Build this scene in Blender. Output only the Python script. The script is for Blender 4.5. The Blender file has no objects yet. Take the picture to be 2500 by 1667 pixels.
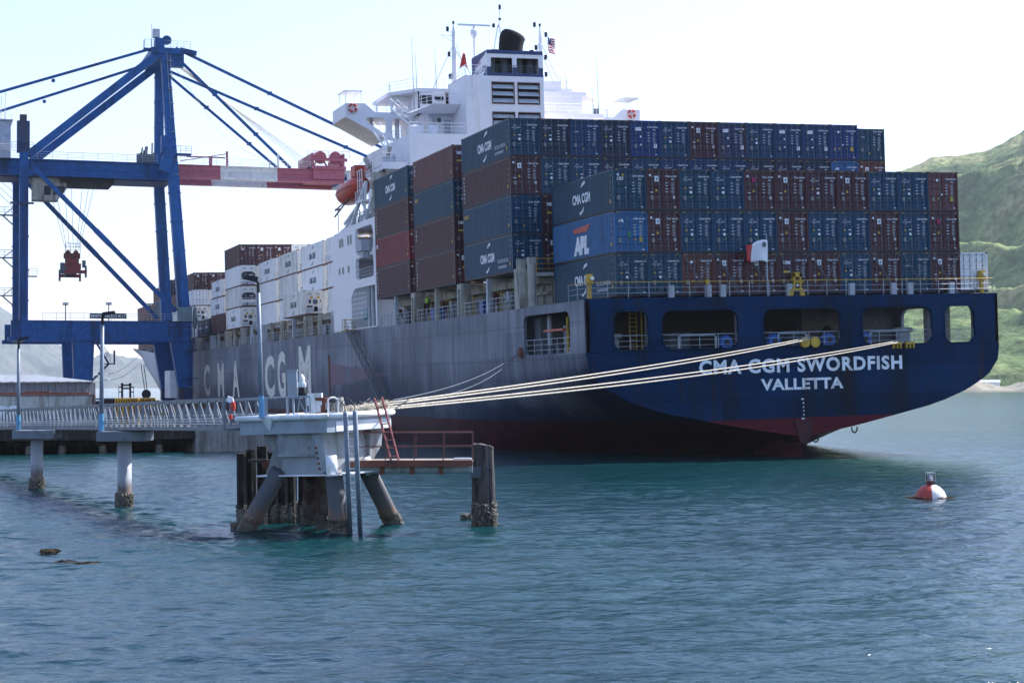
import bpy, bmesh, math, random
import numpy as np
from mathutils import Vector, Matrix, Euler
from mathutils.geometry import tessellate_polygon
sc = bpy.context.scene
COL = sc.collection
PI = math.pi
rad = math.radians
random.seed(7)
# ------------------------------------------------------------------ camera
cam = bpy.data.cameras.new('camera'); co = bpy.data.objects.new('camera', cam); COL.objects.link(co)
cam.sensor_width = 36; cam.lens = 61.24; cam.clip_start = 0.5; cam.clip_end = 40000
_y, _p, _r = rad(18.737), rad(1.445), rad(-0.237)
_F = Vector((math.sin(_y)*math.cos(_p), math.cos(_y)*math.cos(_p), math.sin(_p)))
_R = Vector((math.cos(_y), -math.sin(_y), 0)); _U = _R.cross(_F)
_R2 = _R*math.cos(_r)+_U*math.sin(_r); _U2 = -_R*math.sin(_r)+_U*math.cos(_r)
co.matrix_world = Matrix(((_R2.x, _U2.x, -_F.x, -58.52), (_R2.y, _U2.y, -_F.y, -109.62), (_R2.z, _U2.z, -_F.z, 5.10), (0, 0, 0, 1)))
sc.camera = co
# ------------------------------------------------------------------ sky, sun, exposure
SUN_AZ, SUN_EL = 76.0, 47.0            # azimuth from +Y (the ship's bow) towards +X
w = bpy.data.worlds.new('World'); sc.world = w; w.use_nodes = True
nt = w.node_tree; nt.nodes.clear()
sky = nt.nodes.new('ShaderNodeTexSky'); sky.sky_type = 'NISHITA'; sky.sun_disc = False
sky.sun_elevation = rad(SUN_EL); sky.sun_rotation = rad(SUN_AZ)
sky.air_density = 1.2; sky.dust_density = .6; sky.ozone_density = 3.5
bg = nt.nodes.new('ShaderNodeBackground'); bg.inputs[1].default_value = 0.125
wo = nt.nodes.new('ShaderNodeOutputWorld')
tm = nt.nodes.new('ShaderNodeMix'); tm.data_type = 'RGBA'; tm.blend_type = 'MULTIPLY'; tm.inputs[0].default_value = 1; tm.inputs[7].default_value = (.95,.91,1.07,1)
nt.links.new(sky.outputs[0], tm.inputs[6]); nt.links.new(tm.outputs[2], bg.inputs[0]); nt.links.new(bg.outputs[0], wo.inputs[0])
sl = bpy.data.lights.new('sun', 'SUN'); sl.energy = 5.0; sl.angle = rad(0.5); sl.color = (1, .97, .96)
so = bpy.data.objects.new('sun', sl); COL.objects.link(so)
sd = Vector((math.sin(rad(SUN_AZ))*math.cos(rad(SUN_EL)), math.cos(rad(SUN_AZ))*math.cos(rad(SUN_EL)), math.sin(rad(SUN_EL))))
so.rotation_euler = sd.to_track_quat('Z', 'Y').to_euler()
vs = sc.view_settings; vs.view_transform = 'Standard'; vs.look = 'None'; vs.exposure = 1.08; vs.gamma = 1; vs.use_curve_mapping = False
sc.cycles.max_bounces = 6; sc.cycles.transmission_bounces = 4; sc.cycles.volume_bounces = 0
sc.cycles.caustics_reflective = False; sc.cycles.caustics_refractive = False
sc.cycles.use_denoising = True
# ------------------------------------------------------------------ frames
HEEL = rad(-1.442)                      # the moored ship lists a little to port
HM = Euler((0, HEEL, 0)).to_matrix()
def ship(p): return HM @ Vector(p)
# ------------------------------------------------------------------ mesh builder
class MB:
    def __init__(s): s.v = []; s.f = []; s.m = []; s.sm = False
    def add(s, vs, fs, m=0):
        o = len(s.v); s.v += [tuple(p) for p in vs]
        for f in fs: s.f.append(tuple(i+o for i in f)); s.m.append(m)
        return s
    def box(s, x0, x1, y0, y1, z0, z1, m=0):
        return s.add([(x0,y0,z0),(x1,y0,z0),(x1,y1,z0),(x0,y1,z0),(x0,y0,z1),(x1,y0,z1),(x1,y1,z1),(x0,y1,z1)],
            [(0,3,2,1),(4,5,6,7),(0,1,5,4),(1,2,6,5),(2,3,7,6),(3,0,4,7)], m)
    def beam(s, p, q, w, h=None, m=0, up=(0,0,1), w2=None, h2=None):
        h = w if h is None else h; w2 = w if w2 is None else w2; h2 = h if h2 is None else h2
        p, q = Vector(p), Vector(q); d = (q-p).normalized(); u = Vector(up)
        if abs(d.dot(u)) > .98: u = Vector((0,1,0))
        a = d.cross(u).normalized(); b = a.cross(d)
        vs = [p+a*(i*w/2)+b*(j*h/2) for i, j in ((-1,-1),(1,-1),(1,1),(-1,1))]+[q+a*(i*w2/2)+b*(j*h2/2) for i, j in ((-1,-1),(1,-1),(1,1),(-1,1))]
        return s.add(vs, [(0,1,2,3),(4,7,6,5),(0,4,5,1),(1,5,6,2),(2,6,7,3),(3,7,4,0)], m)
    def tube(s, p, q, r, n=8, r2=None, m=0, cap=True):
        r2 = r if r2 is None else r2
        p, q = Vector(p), Vector(q); d = (q-p).normalized(); u = Vector((0,0,1))
        if abs(d.dot(u)) > .98: u = Vector((0,1,0))
        a = d.cross(u).normalized(); b = a.cross(d); vs = []
        for c, rr in ((p, r), (q, r2)):
            vs += [c+a*(rr*math.cos(2*PI*i/n))+b*(rr*math.sin(2*PI*i/n)) for i in range(n)]
        fs = [(i, i+n, (i+1) % n+n, (i+1) % n) for i in range(n)]
        if cap: fs += [tuple(range(n)), tuple(range(2*n-1, n-1, -1))]
        return s.add(vs, fs, m)
    def path(s, pts, r, n=8, m=0):
        P = [Vector(p) for p in pts]; k = len(P); vs = []; pa = None
        for i in range(k):
            d = (P[min(i+1, k-1)]-P[max(i-1, 0)]).normalized(); u = pa if pa is not None else (Vector((0,0,1)) if abs(d.z) < .95 else Vector((0,1,0)))
            a = d.cross(u); a = a.normalized() if a.length > 1e-4 else Vector((1,0,0)); b = a.cross(d); pa = b
            vs += [P[i]+a*(r*math.cos(2*PI*j/n))+b*(r*math.sin(2*PI*j/n)) for j in range(n)]
        fs = [(i*n+j, (i+1)*n+j, (i+1)*n+(j+1) % n, i*n+(j+1) % n) for i in range(k-1) for j in range(n)]+[tuple(range(n)), tuple(range(k*n-1, k*n-n-1, -1))]
        return s.add(vs, fs, m)
    def lathe(s, c, prof, n=16, m=0, ax='z'):
        c = Vector(c); vs = []
        for r, h in prof:
            for i in range(n):
                a = 2*PI*i/n; x, y = r*math.cos(a), r*math.sin(a)
                vs.append(c+(Vector((x,y,h)) if ax == 'z' else Vector((h,x,y)) if ax == 'x' else Vector((x,h,y))))
        fs = []; k = len(prof)
        for j in range(k-1):
            for i in range(n): fs.append((j*n+i, j*n+(i+1) % n, (j+1)*n+(i+1) % n, (j+1)*n+i))
        fs += [tuple(range(n-1, -1, -1)), tuple(range((k-1)*n, k*n))]
        return s.add(vs, fs, m)
    def quad(s, a, b, c, d, m=0): return s.add([a,b,c,d], [(0,1,2,3)], m)
    def poly(s, loops, fn, m=0, depth=None):
        """plate with holes: loops of 2D points, fn(u, v, w) -> 3D; depth: thickness along w"""
        tri = tessellate_polygon([[Vector((p[0], p[1], 0)) for p in l] for l in loops])
        fl = [p for l in loops for p in l]
        s.add([fn(u, v, 0) for u, v in fl], [tuple(t) for t in tri], m)
        if depth:
            s.add([fn(u, v, depth) for u, v in fl], [tuple(t) for t in tri], m)
            for l in loops:
                n = len(l)
                s.add([fn(u, v, 0) for u, v in l]+[fn(u, v, depth) for u, v in l], [(i, (i+1) % n, (i+1) % n+n, i+n) for i in range(n)], m)
        return s
    def rail(s, pts, h=1.05, r=.025, bars=3, step=1.6, n=5, m=0, up=Vector((0,0,1)), mtop=None):
        pts = [Vector(p) for p in pts]
        for a, b in zip(pts[:-1], pts[1:]):
            L = (b-a).length; k = max(1, round(L/step))
            for i in range(k+1):
                q = a.lerp(b, i/k); s.tube(q, q+up*h, r, n, m=m)
            for j in range(1, bars+1):
                z = h*j/bars; s.tube(a+up*z, b+up*z, r*(1.15 if j == bars else .8), n, m=(mtop if (mtop is not None and j == bars) else m))
        return s
    def build(s, name, mats, parent=None, smooth=False):
        me = bpy.data.meshes.new(name); me.from_pydata([tuple(v) for v in s.v], [], s.f)
        mats = mats if isinstance(mats, (list, tuple)) else [mats]
        for x in mats: me.materials.append(x)
        if len(mats) > 1: me.polygons.foreach_set('material_index', s.m)
        if smooth: me.polygons.foreach_set('use_smooth', [True]*len(me.polygons))
        bm = bmesh.new(); bm.from_mesh(me); bmesh.ops.recalc_face_normals(bm, faces=bm.faces); bm.to_mesh(me); bm.free()
        me.update()
        o = bpy.data.objects.new(name, me); COL.objects.link(o)
        if parent is not None: o.parent = parent
        return o
def tag(o, label=None, cat=None, group=None, kind=None):
    if label: o['label'] = label
    if cat: o['category'] = cat
    if group: o['group'] = group
    if kind: o['kind'] = kind
    return o
def thing(name, label, cat, loc=(0,0,0), group=None, rot=(0,0,0), onship=False):
    o = bpy.data.objects.new(name, None); COL.objects.link(o); o.empty_display_size = .2
    if onship: o.location = ship(loc); o.rotation_euler = (0, HEEL, 0)
    else: o.location = loc; o.rotation_euler = rot
    return tag(o, label, cat, group)
def rrect(x0, x1, y0, y1, r, n=4):
    pts = []
    for cx, cy, a in ((x1-r,y1-r,0),(x0+r,y1-r,90),(x0+r,y0+r,180),(x1-r,y0+r,270)):
        for i in range(n+1):
            t = rad(a+90*i/n); pts.append((cx+r*math.cos(t), cy+r*math.sin(t)))
    return pts
_tx = {}
def textmesh(st, bold=.0, shear=0, space=1.0):
    k = (st, bold, shear, space)
    if k not in _tx:
        cu = bpy.data.curves.new('t', 'FONT'); cu.body = st; cu.size = 1; cu.offset = bold; cu.shear = shear; cu.space_character = space
        cu.resolution_u = 3
        ob = bpy.data.objects.new('t', cu); COL.objects.link(ob)
        dg = bpy.context.evaluated_depsgraph_get(); me = bpy.data.meshes.new_from_object(ob.evaluated_get(dg))
        v = [tuple(x.co)[:2] for x in me.vertices]; f = [tuple(p.vertices) for p in me.polygons]
        bpy.data.objects.remove(ob); bpy.data.curves.remove(cu); bpy.data.meshes.remove(me)
        xs = [p[0] for p in v]; ys = [p[1] for p in v]
        x0, x1, y0, y1 = min(xs), max(xs), min(ys), max(ys)
        _tx[k] = ([((x-x0)/(x1-x0), (y-y0)/(y1-y0)) for x, y in v], f, (x1-x0)/(y1-y0))
    return _tx[k]
def text(mb, st, o, u, v, m=0, bold=.0, shear=0, space=1.0):
    """letters filling the parallelogram at o spanned by u (reading direction) and v (up); u None: natural width along direction"""
    vs, fs, asp = textmesh(st, bold, shear, space)
    o, u, v = Vector(o), Vector(u), Vector(v)
    mb.add([o+u*a+v*b for a, b in vs], fs, m)
def text_w(st, h, **k): return textmesh(st, **k)[2]*h
# ------------------------------------------------------------------ materials
def mat(name, col, rough=.6, metal=0, var=.15, scale=1.5, dirt=None, dcol=(.05,.04,.035), streak=0, bump=0, bscale=8, spec=.4, coords='Object', trans=None):
    """painted or raw surface: base colour varied by noise; dirt adds patches of dcol, streak stretches them downwards"""
    m = bpy.data.materials.new(name); m.use_nodes = True; n = m.node_tree; L = n.links
    b = n.nodes['Principled BSDF']; b.inputs['Roughness'].default_value = rough; b.inputs['Metallic'].default_value = metal
    b.inputs['Specular IOR Level'].default_value = spec
    tc = n.nodes.new('ShaderNodeTexCoord'); 
    ns = n.nodes.new('ShaderNodeTexNoise'); ns.inputs['Scale'].default_value = scale; ns.inputs['Detail'].default_value = 6; L.new(tc.outputs[coords], ns.inputs['Vector'])
    rp = n.nodes.new('ShaderNodeMapRange'); rp.inputs[1].default_value = .3; rp.inputs[2].default_value = .7; rp.inputs[3].default_value = 1-var; rp.inputs[4].default_value = 1+var; L.new(ns.outputs[0], rp.inputs[0])
    hs = n.nodes.new('ShaderNodeMix'); hs.data_type = 'RGBA'; hs.blend_type = 'MULTIPLY'; hs.inputs[0].default_value = 1
    hs.inputs[6].default_value = (*col, 1); L.new(rp.outputs[0], hs.inputs[7]); out = hs.outputs[2]
    if dirt is not None:
        mp = n.nodes.new('ShaderNodeMapping'); L.new(tc.outputs[coords], mp.inputs[0])
        mp.inputs['Scale'].default_value = (1, 1, .12 if streak else 1)
        n2 = n.nodes.new('ShaderNodeTexNoise'); n2.inputs['Scale'].default_value = streak or 1.2; n2.inputs['Detail'].default_value = 8; n2.inputs['Roughness'].default_value = .65
        L.new(mp.outputs[0], n2.inputs['Vector'])
        r2 = n.nodes.new('ShaderNodeMapRange'); r2.inputs[1].default_value = .62-dirt*.3; r2.inputs[2].default_value = .78-dirt*.2; L.new(n2.outputs[0], r2.inputs[0])
        mx = n.nodes.new('ShaderNodeMix'); mx.data_type = 'RGBA'; mx.inputs[7].default_value = (*dcol, 1); L.new(r2.outputs[0], mx.inputs[0]); L.new(out, mx.inputs[6]); out = mx.outputs[2]
    L.new(out, b.inputs['Base Color'])
    if bump:
        nb = n.nodes.new('ShaderNodeTexNoise'); nb.inputs['Scale'].default_value = bscale; nb.inputs['Detail'].default_value = 5; L.new(tc.outputs[coords], nb.inputs['Vector'])
        bp = n.nodes.new('ShaderNodeBump'); bp.inputs['Strength'].default_value = bump; bp.inputs['Distance'].default_value = .05; L.new(nb.outputs[0], bp.inputs['Height']); L.new(bp.outputs[0], b.inputs['Normal'])
    return m
M = {}
M['white'] = mat('white_paint', (.82,.82,.83), .5, dirt=.05, dcol=(.45,.32,.2), streak=.8, var=.06)
M['cream'] = mat('cream_grey_paint', (.42,.40,.34), .7, dirt=.45, dcol=(.10,.075,.05), streak=1.2, var=.2)
M['lgrey'] = mat('light_grey_paint', (.42,.45,.48), .6, dirt=.15, dcol=(.16,.11,.08), streak=1.5)
M['dgrey'] = mat('dark_grey_paint', (.09,.11,.13), .6, dirt=.2)
M['black'] = mat('black_paint', (.012,.013,.016), .7)
M['soot'] = mat('sooty_black', (.006,.006,.008), .9)
M['blue'] = mat('navy_blue_paint', (.008,.05,.16), .45, dirt=.1)
M['bright'] = mat('bright_blue_machinery', (.01,.08,.3), .45)
M['yellow'] = mat('yellow_paint', (.50,.31,.03), .5, dirt=.1, dcol=(.2,.1,.03))
M['orange'] = mat('orange_red_paint', (.5,.05,.025), .4, var=.1)
M['red'] = mat('red_paint', (.45,.02,.02), .5)
M['galv'] = mat('galvanised_steel', (.32,.36,.40), .45, metal=.3, dirt=.1, dcol=(.1,.09,.08))
M['glass'] = mat('dark_window_glass', (.012,.02,.03), .3, spec=.25, var=.02)
M['rust'] = mat('rusty_steel', (.16,.055,.035), .8, dirt=.3, dcol=(.05,.03,.025))
M['wmark'] = mat('white_marking', (.8,.8,.82), .6, var=.05)
M['rope'] = mat('pale_rope', (.50,.45,.36), .9, dirt=.1, dcol=(.3,.24,.16), bump=.6, bscale=30, var=.3, scale=9)
M['lamp'] = mat('lamp_glass', (.8,.8,.7), .2)
SHIP = thing('container_ship', 'long dark blue and grey container ship moored stern-on beside the wharf', 'ship', onship=True)

# ------------------------------------------------------------------ numpy noise
def vnoise(x, y, seed=0):
    xi = np.floor(x).astype(np.int64); yi = np.floor(y).astype(np.int64); fx = x-xi; fy = y-yi
    fx = fx*fx*(3-2*fx); fy = fy*fy*(3-2*fy)
    def h(a, b):
        n = (a*374761393+b*668265263+seed*1442695041) & 0xffffffff
        n = ((n ^ (n >> 13))*1274126177) & 0xffffffff
        return ((n ^ (n >> 16)) & 0xffff)/65535.
    return (h(xi,yi)*(1-fx)+h(xi+1,yi)*fx)*(1-fy)+(h(xi,yi+1)*(1-fx)+h(xi+1,yi+1)*fx)*fy
def fbm(x, y, o=5, seed=0, ridged=False):
    a = 1.; s = 0; t = 0
    for i in range(o):
        n = vnoise(x*2**i+17.3*i, y*2**i+9.1*i, seed+i)
        if ridged: n = 1-np.abs(2*n-1)
        s = s+a*n; t += a; a *= .5
    return s/t
def grid_mesh(name, X, Y, Z, material, smooth=True):
    ny, nx = X.shape
    me = bpy.data.meshes.new(name)
    co_ = np.stack([X, Y, Z], -1).reshape(-1, 3).astype(np.float32)
    i = np.arange(ny*nx).reshape(ny, nx)
    q = np.stack([i[:-1,:-1], i[:-1,1:], i[1:,1:], i[1:,:-1]], -1).reshape(-1, 4)
    me.vertices.add(len(co_)); me.vertices.foreach_set('co', co_.ravel())
    me.loops.add(q.size); me.loops.foreach_set('vertex_index', q.ravel().astype(np.int32))
    me.polygons.add(len(q)); me.polygons.foreach_set('loop_start', (np.arange(len(q))*4).astype(np.int32))
    me.polygons.foreach_set('use_smooth', np.ones(len(q), bool) if smooth else np.zeros(len(q), bool))
    me.update(calc_edges=True); me.validate()
    me.materials.append(material)
    o = bpy.data.objects.new(name, me); COL.objects.link(o); o['kind'] = 'structure'
    return o
# ------------------------------------------------------------------ water
def water_mat():
    m = bpy.data.materials.new('sea_water'); m.use_nodes = True; n = m.node_tree; L = n.links; b = n.nodes['Principled BSDF']
    tc = n.nodes.new('ShaderNodeTexCoord')
    ns = n.nodes.new('ShaderNodeTexNoise'); ns.inputs['Scale'].default_value = .03; ns.inputs['Detail'].default_value = 4; L.new(tc.outputs['Object'], ns.inputs['Vector'])
    cr = n.nodes.new('ShaderNodeValToRGB'); e = cr.color_ramp.elements
    e[0].position = .38; e[0].color = (.003,.023,.031,1); e[1].position = .65; e[1].color = (.004,.040,.042,1)
    L.new(ns.outputs[0], cr.inputs[0]); L.new(cr.outputs[0], b.inputs['Base Color'])
    b.inputs['Roughness'].default_value = .15; b.inputs['IOR'].default_value = 1.33; b.inputs['Specular IOR Level'].default_value = .5
    mp = n.nodes.new('ShaderNodeMapping'); L.new(tc.outputs['Object'], mp.inputs[0]); mp.inputs['Rotation'].default_value = (0,0,rad(25)); mp.inputs['Scale'].default_value = (1,1.9,1)
    prev = None
    for s, d, st in ((.05,.22,.4),(.22,.09,.45),(.8,.05,.5),(3.4,.015,.5),(11.,.003,.3)):
        q = n.nodes.new('ShaderNodeTexNoise'); q.inputs['Scale'].default_value = s; q.inputs['Detail'].default_value = 4; q.inputs['Distortion'].default_value = .6; L.new(mp.outputs[0], q.inputs['Vector'])
        bp = n.nodes.new('ShaderNodeBump'); bp.inputs['Strength'].default_value = st; bp.inputs['Distance'].default_value = d*4; L.new(q.outputs[0], bp.inputs['Height'])
        if prev: L.new(prev.outputs[0], bp.inputs['Normal'])
        prev = bp
    L.new(prev.outputs[0], b.inputs['Normal'])
    return m
def wave_h(X, Y):
    rng = np.random.RandomState(5); Z = np.zeros_like(X)
    for i in range(46):
        lam = .34*(1.085**i) if i < 30 else .5*(1.15**(i-30))
        a = rng.normal(rad(84), rad(36)); k = 2*PI/lam; amp = .0047*lam**.78
        ph = rng.rand()*6.28; wx = .7*np.sin(X*.13+i)+.7*np.cos(Y*.11+2*i)
        Z += amp*(1-2*np.abs(np.sin(.5*(k*(X*math.cos(a)+Y*math.sin(a))+ph+wx)))**1.75)
    g = .55+.9*fbm(X*.045, Y*.045, 3, 3)
    return Z*g
nr, na = 2300, 820
r_ = np.concatenate([24*np.exp(np.linspace(0, math.log(190/24), nr-160)), 192*np.exp(np.linspace(0, math.log(9000/192), 160))]); r_[0] = 2.
t_ = np.radians(np.concatenate([np.linspace(-180, 18.737-24, 60), np.linspace(18.737-23.5, 18.737+23.5, na-120), np.linspace(18.737+24, 180, 60)]))
R_, T_ = np.meshgrid(r_, t_)
X_ = -58.52+R_*np.sin(T_); Y_ = -109.62+R_*np.cos(T_)
fade = np.clip(1.35-R_/150., .0, 1)
Z_ = wave_h(X_, Y_)*fade
grid_mesh('water', X_, Y_, Z_, water_mat())
# ------------------------------------------------------------------ hills
def hill_mat():
    m = bpy.data.materials.new('grassy_hillside'); m.use_nodes = True; n = m.node_tree; L = n.links; b = n.nodes['Principled BSDF']
    b.inputs['Roughness'].default_value = .9; b.inputs['Specular IOR Level'].default_value = .1
    tc = n.nodes.new('ShaderNodeTexCoord')
    def noise(s, d=8, r=.6):
        q = n.nodes.new('ShaderNodeTexNoise'); q.inputs['Scale'].default_value = s; q.inputs['Detail'].default_value = d; q.inputs['Roughness'].default_value = r; L.new(tc.outputs['Object'], q.inputs['Vector']); return q
    a = noise(.008, 10, .68); cr = n.nodes.new('ShaderNodeValToRGB'); e = cr.color_ramp.elements
    e[0].position = .36; e[0].color = (.045,.085,.040,1); e[1].position = .64; e[1].color = (.36,.34,.16,1)
    x = e.new(.5); x.color = (.15,.23,.075,1)
    L.new(a.outputs[0], cr.inputs[0])
    c = noise(.09, 8, .75); r = n.nodes.new('ShaderNodeMapRange'); r.inputs[1].default_value = .4; r.inputs[2].default_value = .6; r.inputs[3].default_value = .5; r.inputs[4].default_value = 1.3; L.new(c.outputs[0], r.inputs[0])
    mx = n.nodes.new('ShaderNodeMix'); mx.data_type = 'RGBA'; mx.blend_type = 'MULTIPLY'; mx.inputs[0].default_value = 1; L.new(cr.outputs[0], mx.inputs[6]); L.new(r.outputs[0], mx.inputs[7])
    L.new(mx.outputs[2], b.inputs['Base Color'])
    d = noise(.03, 10, .7); bp = n.nodes.new('ShaderNodeBump'); bp.inputs['Strength'].default_value = .9; bp.inputs['Distance'].default_value = 14; L.new(d.outputs[0], bp.inputs['Height']); L.new(bp.outputs[0], b.inputs['Normal'])
    return m
HILL = hill_mat()
FARHILL = HILL.copy(); FARHILL.name = 'hazed_far_hillside'  # far hills get their own greyed ramp, distance haze put into the colour
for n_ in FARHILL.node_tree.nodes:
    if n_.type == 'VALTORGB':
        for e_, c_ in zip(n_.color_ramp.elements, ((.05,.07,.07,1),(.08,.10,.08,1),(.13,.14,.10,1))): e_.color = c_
def interp(x, pts): return np.interp(x, [p[0] for p in pts], [p[1] for p in pts])
def terrain(name, b0, b1, d0, d1, crest, nb, nd, spur, seed, dcrest=.75, slant=0., foot=0.):
    """hills over bearings b0..b1 and ranges d0..d1 from the shore; crest: bearing -> height"""
    B, D = np.meshgrid(np.linspace(b0, b1, nb), np.linspace(0, 1, nd))
    s = np.clip(D/dcrest, 0, 1); back = np.clip((D-dcrest)/(1-dcrest), 0, 1)
    H = interp(B, crest)
    prof = s**.9*(1-back**1.5*.8)
    rng = d0+(d1-d0)*D
    X = rng*np.sin(np.radians(B)); Y = rng*np.cos(np.radians(B))
    q = (B-b0)*d0*.01745
    rid = fbm(q/spur+slant*rng/spur, rng/(spur*2.6)+q/(spur*4), 6, seed, True)
    sm = fbm(q/(spur*.35)+slant*rng/spur, rng/(spur*.7), 5, seed+20, True)
    env = np.sin(np.clip(s, 0, 1)*PI)**.7*.9
    Z = H*prof+(rid-.62)*env*spur*.75+(sm-.6)*env*spur*.13+(fbm(q/9., rng/14., 4, seed+40)-.5)*7*np.clip(s*4,0,1)
    Z = np.where(D < .012, -3, np.maximum(Z, foot*(D > .02)))
    return grid_mesh(name, X-58.52, Y-109.62, Z, HILL)
terrain('hills', 20, 44, 1250, 2900, [(20,4),(22,12),(24,90),(27,190),(29.5,262),(31.3,312),(32.4,330),(33.5,333),(34.0,336),(35.1,360),(37,440),(44,540)], 760, 460, 300, 3, .8, .75, 1.5)
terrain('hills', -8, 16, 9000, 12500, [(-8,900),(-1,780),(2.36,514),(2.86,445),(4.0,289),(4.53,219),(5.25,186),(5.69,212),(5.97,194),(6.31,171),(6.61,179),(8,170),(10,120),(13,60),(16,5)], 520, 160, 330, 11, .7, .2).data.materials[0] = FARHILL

# ------------------------------------------------------------------ hull
TZ = [0,.114,.203,.325,.47,.634,.813,1]; TB = [0.02,.28,.447,.67,.826,.938,.99,1]
def halfb(y, s):
    """half-breadth of the hull at station y, s = 0 at the section's foot .. 1 at the top of its turn"""
    t = np.clip((y+.73)/46., 0, 1); t = t*t*(3-2*t)
    ft = np.interp(s, TZ, TB); ff = 1-(1-s)**7
    return 16.1*((1-t)*ft+t*ff)
def foot(y):
    t = np.clip((y+.73)/42., 0, 1)
    return 1.5-11*(t**1.25)
def bow_half(y, z):
    zz = np.clip(z/13.5, -.2, 1); y0 = 196+66*zz**1.3 if z > 0 else 192; y1 = 283+13*max(zz, 0)
    q = np.clip((y-y0)/(y1-y0), 0, 1); return (1-q**1.7)
def side_mat():
    m = bpy.data.materials.new('weathered_hull_paint'); m.use_nodes = True; n = m.node_tree; L = n.links; b = n.nodes['Principled BSDF']
    b.inputs['Roughness'].default_value = .55; b.inputs['Specular IOR Level'].default_value = .25
    tc = n.nodes.new('ShaderNodeTexCoord'); sx = n.nodes.new('ShaderNodeSeparateXYZ'); L.new(tc.outputs['Object'], sx.inputs[0])
    def N(scale, sc_, det=6, rough=.6):
        mp = n.nodes.new('ShaderNodeMapping'); mp.inputs['Scale'].default_value = sc_; L.new(tc.outputs['Object'], mp.inputs[0])
        q = n.nodes.new('ShaderNodeTexNoise'); q.inputs['Scale'].default_value = scale; q.inputs['Detail'].default_value = det; q.inputs['Roughness'].default_value = rough; L.new(mp.outputs[0], q.inputs['Vector']); return q.outputs[0]
    def mr(x, a, b_, c=0, d=1):
        r = n.nodes.new('ShaderNodeMapRange'); r.inputs[1].default_value = a; r.inputs[2].default_value = b_; r.inputs[3].default_value = c; r.inputs[4].default_value = d; L.new(x, r.inputs[0]); return r.outputs[0]
    def mth(op, x, y_):
        r = n.nodes.new('ShaderNodeMath'); r.operation = op
        for i, k in enumerate((x, y_)):
            if hasattr(k, 'links'): L.new(k, r.inputs[i])
            else: r.inputs[i].default_value = k
        r.use_clamp = True; return r.outputs[0]
    def mix(f, A, B_):
        r = n.nodes.new('ShaderNodeMix'); r.data_type = 'RGBA'
        for i, k in ((0, f), (6, A), (7, B_)):
            if hasattr(k, 'links'): L.new(k, r.inputs[i])
            elif i == 0: r.inputs[0].default_value = k
            else: r.inputs[i].default_value = (*k, 1)
        return r.outputs[2]
    Z = sx.outputs[2]; Y = sx.outputs[1]
    # big faded patches, the new coats of paint laid on in rectangles
    mp = n.nodes.new('ShaderNodeCombineXYZ'); L.new(Y, mp.inputs[0]); L.new(Z, mp.inputs[1])
    br = n.nodes.new('ShaderNodeTexBrick'); br.inputs['Scale'].default_value = 1; br.inputs['Brick Width'].default_value = 11.; br.inputs['Row Height'].default_value = 1.9; br.inputs['Mortar Size'].default_value = .0
    br.inputs['Color1'].default_value = (0,0,0,1); br.inputs['Color2'].default_value = (1,1,1,1); br.inputs['Bias'].default_value = 0; L.new(mp.outputs[0], br.inputs['Vector'])
    patch = br.outputs[0]
    grey = mix(patch, (.120,.138,.185), (.245,.262,.30))
    grey = mix(mr(N(.9, (1,1,.07), 8, .7), .48, .62), grey, (.27,.285,.335))      # chalky runs
    grey = mix(mr(N(.5, (1,1,.09), 9, .8), .50, .64, 0, .75), grey, (.07,.065,.085))       # dark runs
    grey = mix(mth('MULTIPLY', mr(N(2.2, (1,1,.10), 6, .7), .50, .7, 0, .8), mr(Z, 8.2, 11.2)), grey, (.055,.05,.055))
    navyf = mth('ADD', mth('SUBTRACT', mr(Z, 8.2, 3.0, 0, 1), mr(N(.12, (1,1,.6), 4), .35, .65, -.25, .35)), mr(N(.05, (1,1,2.2), 3, .5), .47, .68, 0, .6))
    navyf = mth('ADD', mth('MULTIPLY', navyf, .9), mth('MULTIPLY', mr(Y, 9., -2.), mr(Z, 9.0, 6.5)))
    navyf = mth('MULTIPLY', navyf, mr(Y, 250, 215))
    navyf = mth('MULTIPLY', navyf, mr(mth('SUBTRACT', Y, 62), 0, 12, 1, .30))
    sm_ = n.nodes.new('ShaderNodeTexBrick'); sm_.inputs['Scale'].default_value = 1; sm_.inputs['Brick Width'].default_value = 14.; sm_.inputs['Row Height'].default_value = 2.45; sm_.inputs['Mortar Size'].default_value = .035; sm_.inputs['Mortar Smooth'].default_value = .3; L.new(mp.outputs[0], sm_.inputs['Vector'])
    c = mix(navyf, grey, (.006,.020,.055))
    c = mix(mth('MULTIPLY', sm_.outputs['Fac'], .55), c, (.05,.05,.06))
    c = mix(mr(Y, 205, 228), c, (.50,.52,.56))                                     # lighter grey towards the bow
    red = mix(mr(N(.8, (1,1,.3), 6), .4, .65), (.065,.010,.015), (.028,.007,.011))
    zs = mth('LESS_THAN', Z, 2.72)
    c = mix(zs, c, red)
    L.new(c, b.inputs['Base Color'])
    bp = n.nodes.new('ShaderNodeBump'); bp.inputs['Strength'].default_value = .35; bp.inputs['Distance'].default_value = .12; L.new(N(.28, (1,1,1), 2), bp.inputs['Height']); L.new(bp.outputs[0], b.inputs['Normal'])
    return m
M['hull'] = side_mat()
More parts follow.
